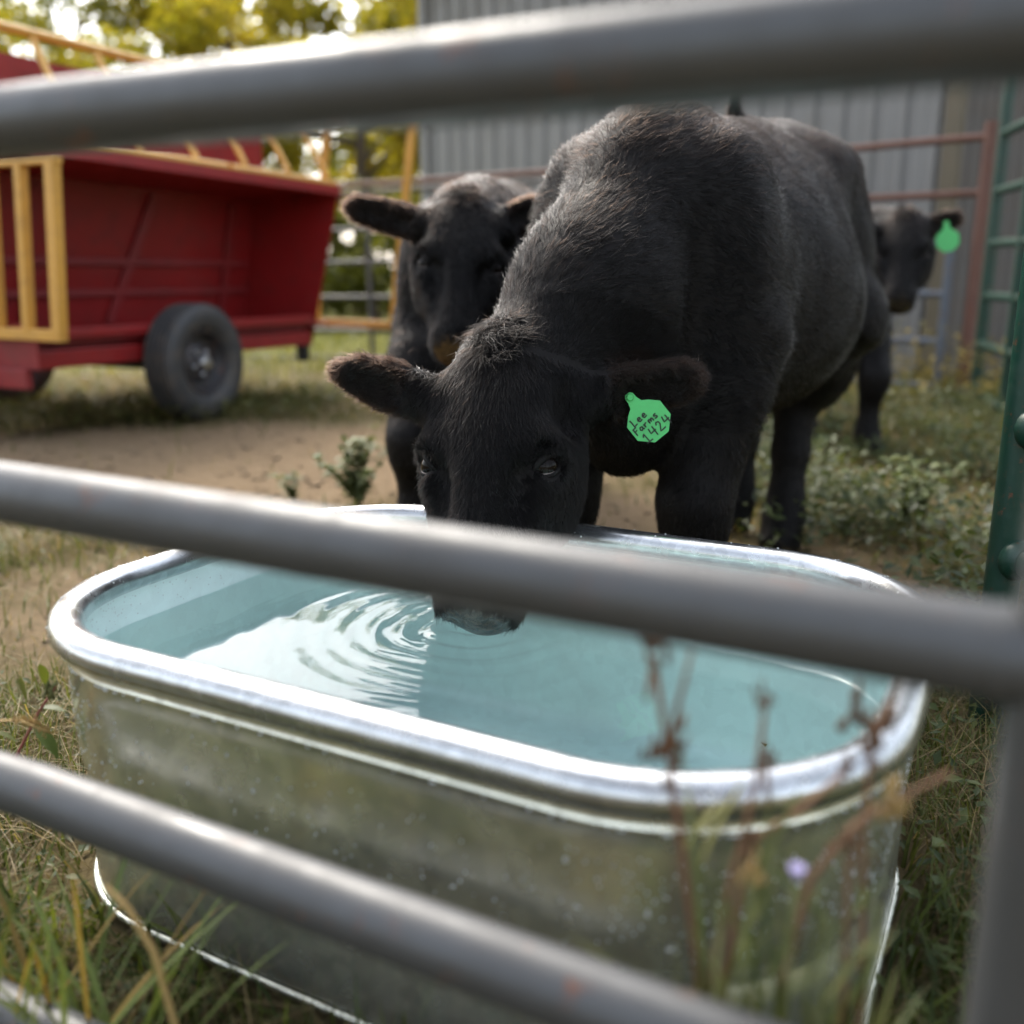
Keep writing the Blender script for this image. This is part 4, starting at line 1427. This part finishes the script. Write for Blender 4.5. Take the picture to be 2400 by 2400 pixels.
def ear_tag(label, M4, sc, text=True):
    root = empty('ear_tag')
    root.matrix_world = M4
    tag(root, label, 'ear tag', 'green ear tags')
    # outline: narrow neck at the top, chamfered square below
    oct_ = [(0.0425 * math.sin(R(a_)), -0.060 + 0.0425 * math.cos(R(a_))) for a_ in (-67.5, -112.5, -157.5, 157.5, 112.5, 67.5)]
    out = [(-0.009, 0.0), (-0.0095, -0.010), (-0.013, -0.021), (-0.024, -0.0285)] + oct_ + [(0.024, -0.0285), (0.013, -0.021), (0.0095, -0.010), (0.009, 0.0), (0.005, 0.005), (-0.005, 0.005)]
    out = [(x * sc, y * sc) for x, y in out]
    n = len(out)
    mb = MB()
    th = 0.0016
    bend = lambda x, y: 0.10 * y * y / max(sc, .1) + 0.25 * x * x
    mb.add([(x, y, bend(x, y)) for x, y in out] + [(x, y, bend(x, y) - th) for x, y in out] + [(0, -0.06 * sc, bend(0, 0.06 * sc)), (0, -0.06 * sc, bend(0, 0.06 * sc) - th), ],
           [(i, (i + 1) % n, 2 * n)[::-1] for i in range(n)] + [((i + 1) % n + n, i + n, 2 * n + 1)[::-1] for i in range(n)] + [(i, i + n, (i + 1) % n + n, (i + 1) % n)[::-1] for i in range(n)])
    mb.build('plate', M['tag'], root)
    MB().lathe([(0.0004, 0.004), (0.004, 0.004), (0.0055, 0.002), (0.0055, -0.006)], Matrix.Translation((0, -0.003 * sc, 0)), 16).build('stud', M['tag'], root, smooth='angle')

    def write(word, x, y, hgt, ang, gap=0.72):
        for ch in word:
            for st in STROKES[ch]:
                ca, sa = math.cos(ang), math.sin(ang)
                pts = []
                for (a, b) in st:
                    px, py = a * hgt + random.uniform(-.02, .02) * hgt, b * hgt + random.uniform(-.02, .02) * hgt
                    pts.append(((x + ca * px - sa * py), (y + sa * px + ca * py)))
                # finer points
                fine = []
                for q in range(len(pts) - 1):
                    for k in range(3):
                        f = k / 3
                        fine.append((pts[q][0] * (1 - f) + pts[q + 1][0] * f, pts[q][1] * (1 - f) + pts[q + 1][1] * f))
                fine.append(pts[-1])
                mb = ribbon(fine, 0.0026 * sc, 0.0)
                mb.v = [(a, b, c + bend(a, b) + 0.0006) for a, b, c in mb.v]
                mb.build('letter', M['ink'], root)
            x += math.cos(ang) * hgt * gap * (1.25 if ch == 'm' else 1)
            y += math.sin(ang) * hgt * gap * (1.25 if ch == 'm' else 1)
    if text:
        write('Lee', -0.028 * sc, -0.052 * sc, 0.0145 * sc, R(3), 0.80)
        write('Farms', -0.034 * sc, -0.068 * sc, 0.0135 * sc, R(4), 0.80)
        write('1424', -0.028 * sc, -0.092 * sc, 0.0195 * sc, R(3), 0.84)
    return root


def tag_matrix(p, up, nrm):
    y = Vector(up).normalized()
    z = Vector(nrm); z = (z - y * z.dot(y)).normalized()
    x = y.cross(z)
    m = Matrix((x, y, z)).transposed().to_4x4()
    return Matrix.Translation(p) @ m


p1 = at(1474, 928, 1.335)
ear_tag('green plastic ear tag lettered by hand in the drinking calf ear', tag_matrix(p1, (-0.64, 0.05, 0.77), (-0.02, -1, 0.10)), 0.74)
p3 = at(2218, 522, 3.535)
ear_tag('round-cornered green ear tag on the half hidden calf by the corral', tag_matrix(p3, (-0.15, 0.05, 0.95), (-0.1, -1, 0.1)), 1.0, text=False)


# ------------------------------------------------------------------ grass and weeds
def make_clods():
    n = 5200
    x = rng.uniform(-3.2, 1.5, n); y = rng.uniform(1.6, 4.9, n)
    k = dirt_mask(x, y) > rng.uniform(0.2, 0.7, n)
    x, y = x[k], y[k]; n = len(x)
    r = 0.003 + 0.014 * rng.random(n) ** 4
    o8 = np.array([(1, 0, 0), (-1, 0, 0), (0, 1, 0), (0, -1, 0), (0, 0, .7), (0, 0, -.5), (.7, .6, .35), (-.6, .7, .3), (-.65, -.6, .35), (.6, -.65, .3)])
    f8 = np.array([(0, 6, 4), (6, 2, 4), (2, 7, 4), (7, 1, 4), (1, 8, 4), (8, 3, 4), (3, 9, 4), (9, 0, 4), (6, 0, 5), (2, 6, 5), (7, 2, 5), (1, 7, 5), (8, 1, 5), (3, 8, 5), (9, 3, 5), (0, 9, 5)])
    V = np.stack([x, y, ground_z(x, y) + r * 0.15], 1)[:, None] + o8[None] * r[:, None, None] * rng.uniform(0.6, 1.4, (n, 10, 1)) * np.array([1, 1, 0.8])
    F_ = (np.arange(n)[:, None, None] * 10 + f8[None]).reshape(-1, 3)
    o = link('dirt_clods', np_mesh('dirt_clods', V.reshape(-1, 3), F_, True), M['clod'])
    tag(o, 'small dry lumps of dirt scattered over the bare patch', 'dirt', kind='stuff')


M['clod'] = paint('dry_dirt', (0.27, 0.20, 0.13), 0.95, var=0.3, scale=12, dirt=(0.19, 0.135, 0.08), dirt_amt=0.5, bump_s=0.6, spec=0.1)
make_clods()


def in_tank(x, y, m=0.0):
    c, s = math.cos(TYAW), math.sin(TYAW)
    X, Y = c * (x - TC.x) + s * (y - TC.y), -s * (x - TC.x) + c * (y - TC.y)
    qx, qy = np.abs(X) - (TL / 2 - TR_), np.abs(Y) - (TW / 2 - TR_)
    return np.hypot(np.maximum(qx, 0), np.maximum(qy, 0)) + np.minimum(np.maximum(qx, qy), 0) < TR_ - 0.002 + m


def blades(x, y, hgt, wid, lean, tint, z=None):
    n = len(x)
    z = ground_z(x, y) if z is None else z
    az = rng.uniform(0, 2 * np.pi, n)
    d = np.stack([np.cos(az), np.sin(az), np.zeros(n)], 1)
    sd_ = np.stack([-np.sin(az), np.cos(az), np.zeros(n)], 1)
    tw = rng.uniform(-0.6, 0.6, n)[:, None]
    P = np.stack([x, y, z - 0.004], 1)
    V = []
    for t, w_ in ((0, 1.0), (0.5, 0.8), (1.0, 0.08)):
        off = d * (lean * hgt * t ** 1.7)[:, None]
        upv = np.zeros((n, 3)); upv[:, 2] = hgt * np.sqrt(np.clip(1 - lean ** 2 * 0.75, 0.03, 1)) * t * (1 - 0.25 * lean * t)
        c = P + off + upv
        s_ = (sd_ + tw * t * d)
        V += [c - s_ * (wid * w_ / 2)[:, None], c + s_ * (wid * w_ / 2)[:, None]]
    V = np.stack(V, 1)
    ok = ~(in_tank(V[:, 4, 0], V[:, 4, 1], 0.012) | in_tank(V[:, 2, 0], V[:, 2, 1], 0.008))
    V, tint, n = V[ok], tint[ok], int(ok.sum())
    i = np.arange(n)[:, None] * 6
    Fc = np.concatenate([i + np.array([[0, 1, 3, 2]]), i + np.array([[2, 3, 5, 4]])])
    C = np.ones((n, 6, 4), np.float32)
    C[:, :, :3] = tint[:, None, :]
    return V.reshape(-1, 3), Fc, C.reshape(-1, 4)


def merge(parts):
    v, f, c = [], [], []
    k = 0
    for a, b, d in parts:
        v.append(a); f.append(b + k); c.append(d); k += len(a)
    return np.concatenate(v), np.concatenate(f), np.concatenate(c)


def lerp_col(a, b, t): return np.array(a) + (np.array(b) - np.array(a)) * t[:, None]


def tint_mesh(name, parts, mat, label, cat, parent=None, kind='stuff'):
    v, f, c = merge(parts)
    me = np_mesh(name, v, f, False)
    a = me.color_attributes.new('tint', 'FLOAT_COLOR', 'POINT')
    a.data.foreach_set('color', c.astype(np.float32).ravel())
    o = link(name, me, mat, parent)
    return tag(o, label, cat, kind=kind)


def patchy(x, y):
    return 0.5 + 0.25 * np.sin(x * 5.1 + 1.7 * np.sin(y * 3.3)) + 0.25 * np.sin(y * 6.3 + 1.3 * np.sin(x * 4.1))


def make_grass():
    parts, straw = [], []

    def area(n, x0, x1, y0, y1, keep_dirt=0.04):
        x, y = rng.uniform(x0, x1, n), rng.uniform(y0, y1, n)
        dm = dirt_mask(x, y)
        k = (~in_tank(x, y)) & (rng.random(n) < np.where(dm > 0.35, keep_dirt + 0.25 * np.clip(0.8 - dm, 0, 1), 1.0))
        return x[k], y[k]
    G0, G1 = (0.04, 0.058, 0.014), (0.15, 0.17, 0.045)
    S0, S1_ = (0.13, 0.095, 0.04), (0.33, 0.25, 0.115)
    # near green blades
    x, y = area(40000, -1.3, 1.5, 0.25, 2.2)
    n = len(x); pt = patchy(x, y)
    h = rng.uniform(0.025, 0.075, n) * (0.6 + 0.8 * pt)
    parts.append(blades(x, y, h, rng.uniform(0.0016, 0.0042, n), rng.uniform(0.2, 0.95, n), lerp_col(G0, G1, np.clip(rng.random(n) * 0.7 + 0.3 * pt, 0, 1))))
    # near straw lying flat
    x, y = area(26000, -1.3, 1.5, 0.25, 2.4, 0.12)
    n = len(x)
    straw.append(blades(x, y, rng.uniform(0.04, 0.13, n), rng.uniform(0.0009, 0.0024, n), rng.uniform(0.75, 1.14, n), lerp_col(S0, S1_, rng.random(n)), ground_z(x, y) + rng.uniform(0, 0.022, n)))
    # foot of the tank and gate line: taller green
    x, y = area(9000, -0.9, 1.2, 0.28, 0.9)
    k = (x < -0.28) | (x > 0.1) | (in_tank(x, y, 0.07) & (rng.random(len(x)) < 0.6)); x, y = x[k], y[k]
    n = len(x)
    parts.append(blades(x, y, rng.uniform(0.05, 0.13, n), rng.uniform(0.002, 0.006, n), rng.uniform(0.25, 0.95, n), lerp_col((0.03, 0.05, 0.012), (0.14, 0.17, 0.035), rng.random(n))))
    # long blades rising between gate and tank
    n = 420
    x = rng.uniform(0.06, 0.50, n); y = 0.435 + rng.uniform(-0.03, 0.06, n) - 0.12 * (x - 0.2)
    parts.append(blades(x, y, rng.uniform(0.12, 0.30, n), rng.uniform(0.0022, 0.0055, n), rng.uniform(0.1, 0.75, n), lerp_col((0.03, 0.055, 0.012), (0.20, 0.21, 0.07), rng.random(n))))
    # middle distance
    x, y = area(26000, -3.2, 3.2, 2.0, 6.5, 0.02)
    n = len(x); pt = patchy(x * 0.6, y * 0.6)
    parts.append(blades(x, y, rng.uniform(0.03, 0.10, n) * (0.5 + pt), rng.uniform(0.003, 0.008, n), rng.uniform(0.3, 1.0, n), lerp_col(G0, G1, np.clip(rng.random(n) * 0.6 + 0.4 * pt, 0, 1))))
    x, y = area(20000, -3.2, 3.2, 2.0, 6.5, 0.03)
    n = len(x)
    straw.append(blades(x, y, rng.uniform(0.05, 0.15, n), rng.uniform(0.002, 0.005, n), rng.uniform(0.6, 1.1, n), lerp_col(S0, S1_, rng.random(n))))
    # beyond the corral: pale field
    x, y = rng.uniform(-9, 2, 16000), rng.uniform(6.5, 16, 16000)
    n = len(x)
    parts.append(blades(x, y, rng.uniform(0.06, 0.22, n), rng.uniform(0.006, 0.016, n), rng.uniform(0.2, 0.9, n), lerp_col((0.10, 0.12, 0.03), (0.34, 0.32, 0.11), rng.random(n))))
    tint_mesh('grass', parts, M['grass'], 'short green grass growing round the tank and pen', 'grass')
    tint_mesh('straw', straw, M['grass'], 'dry tan grass stems lying over the ground', 'straw')
    # broad leaf weeds on the right, low ground cover
    lp = []
    def leaves(x, y, z, size, tint):
        n = len(x)
        az = rng.uniform(0, 2 * np.pi, n); el = rng.uniform(-0.3, 0.9, n)
        d = np.stack([np.cos(az) * np.cos(el), np.sin(az) * np.cos(el), np.sin(el)], 1)
        s_ = np.cross(d, np.array([0, 0, 1.0])); s_ /= np.linalg.norm(s_, axis=1)[:, None]
        s_ = s_ + rng.normal(0, 0.3, (n, 3))
        P = np.stack([x, y, z], 1); L_ = size[:, None]
        dn_ = np.array([0, 0, -0.12])
        V = np.stack([P, P + d * L_ * 0.45 + s_ * L_ * 0.2, P + d * L_ + dn_ * L_, P + d * L_ * 0.45 - s_ * L_ * 0.2], 1)
        C = np.ones((n, 4, 4), np.float32); C[:, :, :3] = tint[:, None, :]
        return V.reshape(-1, 3), np.arange(4 * n).reshape(-1, 4), C.reshape(-1, 4)
    n = 24000
    cx, cy = rng.uniform(0.70, 2.7, 170), rng.uniform(1.5, 5.0, 170)
    i = rng.integers(0, 170, n)
    x, y = cx[i] + rng.normal(0, 0.07, n), cy[i] + rng.normal(0, 0.07, n)
    hh = rng.uniform(0.04, 0.20, 170)[i]
    lp.append(leaves(x, y, rng.random(n) * hh, rng.uniform(0.015, 0.045, n), lerp_col((0.025, 0.042, 0.012), (0.13, 0.155, 0.06), rng.random(n) ** 1.3)))
    n = 2600
    x, y = area(n, 0.25, 1.4, 0.4, 1.4); n = len(x)
    lp.append(leaves(x, y, rng.uniform(0, 0.05, n), rng.uniform(0.01, 0.03, n), lerp_col((0.03, 0.05, 0.014), (0.13, 0.16, 0.05), rng.random(n))))
    x, y = area(1800, -1.3, -0.35, 0.5, 2.2); n = len(x)
    lp.append(leaves(x, y, rng.uniform(0, 0.04, n), rng.uniform(0.008, 0.022, n), lerp_col((0.03, 0.05, 0.014), (0.12, 0.14, 0.05), rng.random(n))))
    # yellowing tall weeds along the corral
    n = 2600
    cx, cy = rng.uniform(1.6, 2.7, 40), rng.uniform(4.6, 6.2, 40)
    i = rng.integers(0, 40, n)
    lp.append(leaves(cx[i] + rng.normal(0, .06, n), cy[i] + rng.normal(0, .06, n), rng.random(n) * rng.uniform(.08, .42, 40)[i], rng.uniform(.02, .06, n), lerp_col((0.10, 0.10, 0.03), (0.36, 0.26, 0.06), rng.random(n))))
    # leaf litter green under the feeder and at its wheels
    n = 4000
    x = rng.uniform(-3.2, -0.9, n); y = 4.05 + rng.uniform(0, 1.0, n) + 0.35 * (x + 1.5)
    lp.append(leaves(x, y + 0.3, rng.random(n) * 0.09, rng.uniform(.02, .05, n), lerp_col((0.04, 0.05, 0.015), (0.15, 0.15, 0.05), rng.random(n))))
    tint_mesh('ground_weeds', lp, M['weed'], 'low leafy weeds covering the ground beside the green panel', 'weeds')


make_grass()


def one_leaf(mb_parts, base, d, L_, wd, tint):
    d = np.array(d, float); d /= np.linalg.norm(d)
    s_ = np.cross(d, [0, 0, 1.0]); s_ /= max(np.linalg.norm(s_), 1e-6)
    b = np.array(base, float)
    up = np.cross(s_, d)
    V, n = [], 5
    for k in range(n + 1):
        t = k / n
        w_ = wd * math.sin(math.pi * min(1, 0.08 + 0.92 * t)) ** 0.8 / 2
        c = b + d * L_ * t - np.array([0, 0, 1.0]) * L_ * 0.25 * t * t
        V += [c - s_ * w_ + up * w_ * 0.3, c, c + s_ * w_ + up * w_ * 0.3]
    F_ = []
    for k in range(n):
        a = k * 3
        F_ += [(a, a + 1, a + 4, a + 3), (a + 1, a + 2, a + 5, a + 4)]
    C = np.ones((len(V), 4), np.float32); C[:, :3] = tint
    mb_parts.append((np.array(V), np.array(F_), C))


M['stem_dry'] = paint('dry_stem', (0.17, 0.085, 0.045), 0.8, var=0.35, scale=30, bump_s=0.2)
M['stem_green'] = paint('green_stem', (0.13, 0.15, 0.045), 0.7, var=0.3, scale=30, bump_s=0.1)
M['stem_red'] = paint('reddish_stem', (0.26, 0.075, 0.06), 0.7, var=0.3, scale=30, bump_s=0.1)
M['seed'] = paint('seed_head', (0.14, 0.075, 0.04), 0.9, var=0.4, scale=60)
M['straw_stem'] = paint('straw_stem', (0.42, 0.28, 0.10), 0.7, var=0.25, scale=30)


def weed(label, pts, r, mat, heads=(), lvs=(), branches=(), name='weed', seed_mat=None):
    pts = [Vector(p) for p in pts]
    root = empty(name, (pts[0].x, pts[0].y, 0))
    tag(root, label, 'weed')
    Lw = Matrix.Translation(root.location)
    st = MB().tube(pts, [r * (1 - 0.45 * k / (len(pts) - 1)) for k in range(len(pts))], 7).build('stem', mat, root, smooth=True, local=Lw)
    for br in branches:
        MB().tube([Vector(p) for p in br], [r * 0.7, r * 0.5, r * 0.35][:len(br)] if len(br) <= 3 else r * 0.5, 6).build('branch', mat, root, smooth=True, local=Lw)
    for hpos, hr in heads:
        mb = MB()
        hp_ = Vector(hpos)
        for k in range(16):
            q = hp_ + Vector((random.gauss(0, hr * .45), random.gauss(0, hr * .45), random.gauss(0, hr * .6)))
            mb.tube([q, q + Vector((random.gauss(0, .4), random.gauss(0, .4), 1)).normalized() * hr * 0.8], [hr * 0.22, hr * 0.04], 5)
        mb.build('seed_head', seed_mat or M['seed'], root, smooth=True, local=Lw)
    for (b, d, L_, wd, tint) in lvs:
        pr = []
        one_leaf(pr, np.array(b) - np.array(root.location), d, L_, wd, tint)
        v, f, c = merge(pr)
        me = np_mesh('leaf', v, f, True)
        a = me.color_attributes.new('tint', 'FLOAT_COLOR', 'POINT'); a.data.foreach_set('color', c.ravel())
        link('leaf', me, M['weed'], root)
    return root


def foot(p, dx=0.0): return Vector((p.x + dx, p.y, -0.01))


# dry weeds between gate and tank, lower right
Yw = 0.505
a = [at(1640, 2330, Yw), at(1600, 2000, Yw), at(1565, 1760, Yw), at(1532, 1540, Yw + .01)]
weed('tall dry brown weed with forked top rising before the tank rim', [foot(a[0], 0.01)] + a, 0.0030, M['stem_dry'],
     heads=[(at(1560, 1770, Yw), 0.012), (at(1535, 1520, Yw), 0.010)], branches=[[at(1566, 1770, Yw), at(1590, 1650, Yw), at(1622, 1525, Yw)], [at(1535, 1545, Yw), at(1520, 1620, Yw), at(1515, 1640, Yw)]],
     lvs=[(at(1600, 2000, Yw), (0.3, 0.1, 0.5), 0.05, 0.007, (0.16, 0.16, 0.05))])
a = [at(1650, 2330, Yw - .01), at(1632, 2050, Yw - .01), at(1612, 1860, Yw)]
weed('green grass stem beside the tall dry weed', [foot(a[0])] + a, 0.0030, M['stem_green'], lvs=[(a[1], (0.25, 0.0, 0.8), 0.09, 0.007, (0.20, 0.20, 0.07)), (a[2], (-0.15, 0, 0.8), 0.045, 0.006, (0.26, 0.27, 0.10))])
a = [at(1660, 2330, Yw), at(1710, 2080, Yw), at(1770, 1850, Yw), at(1795, 1640, Yw)]
weed('thin brown stalk with narrow seed tip left of the tank end', [foot(a[0])] + a, 0.0026, M['stem_dry'], heads=[(at(1793, 1650, Yw), 0.006), (at(1795, 1800, Yw), 0.007)], branches=[[at(1795, 1800, Yw), at(1802, 1900, Yw)]])
a = [at(1690, 2330, Yw), at(1760, 1975, Yw), at(1900, 1880, Yw), at(1990, 1800, Yw + .01)]
weed('brown stalk bent sideways across the tank corner', [foot(a[0])] + a, 0.0027, M['stem_dry'], heads=[(at(1760, 1985, Yw), 0.008), (at(1985, 1803, Yw), 0.006)])
a = [at(1830, 2330, Yw - .02), at(1900, 2060, Yw - .02), at(2010, 1930, Yw - .02), at(2090, 1880, Yw - .02), at(2230, 1810, Yw - .02)]
weed('leaning reddish brown stalk with orange bud by the tank end', [foot(a[0])] + a, 0.0026, M['stem_dry'], heads=[(at(2085, 1885, Yw - .02), 0.010)], seed_mat=M['straw_stem'])
a = [at(2020, 2330, Yw), at(2025, 1950, Yw), at(2040, 1780, Yw), at(2060, 1690, Yw)]
weed('upright weed with a dark spiky seed head against the tank rim', [foot(a[0])] + a, 0.0022, M['stem_dry'], heads=[(at(2058, 1695, Yw), 0.016)])
a = [at(1980, 2330, Yw - .02), at(1985, 2120, Yw - .02), at(1990, 1990, Yw - .02)]
weed('short brown curled weed low before the tank end', [foot(a[0])] + a, 0.0022, M['stem_dry'], heads=[(at(1992, 1985, Yw - .02), 0.010)])
# low green weeds with pale bud and violet flower
for k, (u, v, lab) in enumerate(((1760, 2040, 'low green weed with pale bud before the tank'), (1865, 2050, 'low green weed with a tiny violet flower'), (1690, 2120, 'low leafy weed at the foot of the dry stalks'), (2060, 2120, 'low leafy weed nearest the gate post'), (1940, 2150, 'low leafy weed between violet flower and gate post'))):
    t = at(u, v, Yw - 0.03)
    rt_ = random.Random(k)
    lv = []
    for q in range(20):
        f = rt_.uniform(0.2, 0.95)
        b = Vector((t.x + rt_.uniform(-.02, .02), t.y + rt_.uniform(-.02, .02), t.z * f))
        lv.append((b, (rt_.uniform(-.8, .8), rt_.uniform(-.5, .5), rt_.uniform(0.5, 1.8)), rt_.uniform(0.04, 0.11), rt_.uniform(0.0025, 0.005), lerp_col((0.04, 0.065, 0.015), (0.16, 0.17, 0.06), np.array([rt_.random()]))[0]))
    wd_ = weed(lab, [foot(t), Vector((t.x, t.y, t.z * 0.5)), t], 0.0022, M['stem_green'], lvs=lv, heads=[(t, 0.007)] if k == 0 else (), seed_mat=M['straw_stem'])
    if k == 1:
        MB().lathe([(0.0003, 0.002), (0.0012, 0.0030), (0.0030, 0.0026), (0.0048, 0.0042), (0.0028, 0.0002), (0.0010, -0.0045)], Matrix.Translation(t - Vector((t.x, t.y, 0)) + Vector((0, -0.002, 0.002))), 10).build('flower', M['flower'], wd_, smooth=True)

# weed with red stem at the left of the tank
a = [at(-60, 1850, 0.98), at(40, 1770, 0.97), at(90, 1670, 0.96), at(130, 1610, 0.95)]
weed('red stemmed weed with green leaves left of the tank', [Vector((a[0].x - .03, a[0].y, 0))] + a, 0.0024, M['stem_red'],
     heads=[(at(118, 1622, 0.95), 0.010)], seed_mat=M['stem_green'],
     lvs=[(at(105, 1605, .95), (-0.02, -0.1, 1), 0.034, 0.013, (0.13, 0.16, 0.03)), (at(60, 1640, .96), (-0.2, 0, 1), 0.035, 0.010, (0.12, 0.14, 0.04)), (at(80, 1700, .96), (0.4, -.2, -0.3), 0.04, 0.016, (0.08, 0.12, 0.03)), (at(40, 1740, .97), (-0.4, -.2, 0.5), 0.035, 0.012, (0.10, 0.12, 0.04)), (at(90, 1660, .96), (0.9, 0, 0.1), 0.03, 0.012, (0.11, 0.14, 0.05))])
a = [at(-20, 1690, 0.92), at(45, 1688, 0.91), at(110, 1715, 0.90)]
weed('drooping tan seed spike left of the tank', [Vector((a[0].x - .02, a[0].y, 0))] + a, 0.0020, M['straw_stem'], heads=[(at(40 + 14 * q, 1690 + 1.0 * q * q, 0.91), 0.005) for q in range(6)], seed_mat=M['straw_stem'])
# straw stalk and blades at lower left
a = [at(360, 2230, 0.62), at(300, 2130, 0.62), at(245, 2075, 0.62)]
weed('stiff yellow straw stalk at the lower left before the tank', [foot(a[0], 0.03)] + a, 0.0030, M['straw_stem'])
for k, (u, v, lab, col) in enumerate(((60, 1990, 'bright green grass tuft at the lower left corner', (0.16, 0.20, 0.05)), (20, 2090, 'grass tuft with orange dead blades at the left edge', (0.30, 0.20, 0.05)), (170, 2060, 'thin green grass tuft beside the tank foot at lower left', (0.13, 0.17, 0.05)))):
    t = at(u, v, 0.66)
    rt_ = random.Random(20 + k)
    lv = []
    for q in range(18):
        b = Vector((t.x + rt_.uniform(-.05, .05), t.y + rt_.uniform(-.04, .04), 0.0))
        lv.append((b, (rt_.uniform(-1.1, 1.1), rt_.uniform(-.6, .6), 1.3), t.z * rt_.uniform(0.7, 1.5) + 0.03, rt_.uniform(0.003, 0.0065), tuple(np.array(col) * rt_.uniform(0.5, 1.3))))
    weed(lab, [foot(t), Vector((t.x, t.y, 0.03)), Vector((t.x, t.y, 0.06))], 0.0016, M['stem_green'], lvs=lv, name='grass_tuft')

# small leafy plant behind the tank
def leafy_plant(label, p, hgt, nst, seed, dens=22):
    rt_ = random.Random(seed)
    root = empty('leafy_weed', p)
    tag(root, label, 'weed')
    for k in range(nst):
        az = rt_.uniform(0, 6.28); ln_ = hgt * rt_.uniform(0.5, 1.0); le = rt_.uniform(0.2, 0.9)
        pts = [Vector((0, 0, -0.01)), Vector((math.cos(az) * le * ln_ * .4, math.sin(az) * le * ln_ * .4, ln_ * .5)), Vector((math.cos(az) * le * ln_, math.sin(az) * le * ln_, ln_))]
        st = MB().tube(pts, [0.003, 0.0022, 0.001], 6).build('stem', M['stem_green'], root, smooth=True)
        pr = []
        for q in range(dens):
            f = rt_.uniform(0.15, 1.0)
            b = pts[0].lerp(pts[1], f * 2) if f < .5 else pts[1].lerp(pts[2], f * 2 - 1)
            one_leaf(pr, b, (rt_.uniform(-1, 1), rt_.uniform(-1, 1), rt_.uniform(-.1, .8)), rt_.uniform(.022, .042), rt_.uniform(.012, .022), lerp_col((0.08, 0.11, 0.04), (0.25, 0.28, 0.13), np.array([rt_.random()]))[0])
        v, f, c = merge(pr)
        me = np_mesh('foliage', v, f, True)
        a_ = me.color_attributes.new('tint', 'FLOAT_COLOR', 'POINT'); a_.data.foreach_set('color', c.ravel())
        link('foliage', me, M['weed'], st)


leafy_plant('small leafy green weed on the dirt behind the tank rim', (-0.455, 2.80, 0), 0.23, 15, 3, 34)
leafy_plant('sparse low weed left of the leafy plant on the dirt', (-0.66, 2.86, 0), 0.10, 4, 5, 14)
leafy_plant('bushy pale weed right of the calf hind legs', (1.08, 2.55, 0), 0.20, 12, 8, 26)
leafy_plant('low bushy weed by the foot of the green post', (1.30, 2.30, 0), 0.16, 10, 9, 26)
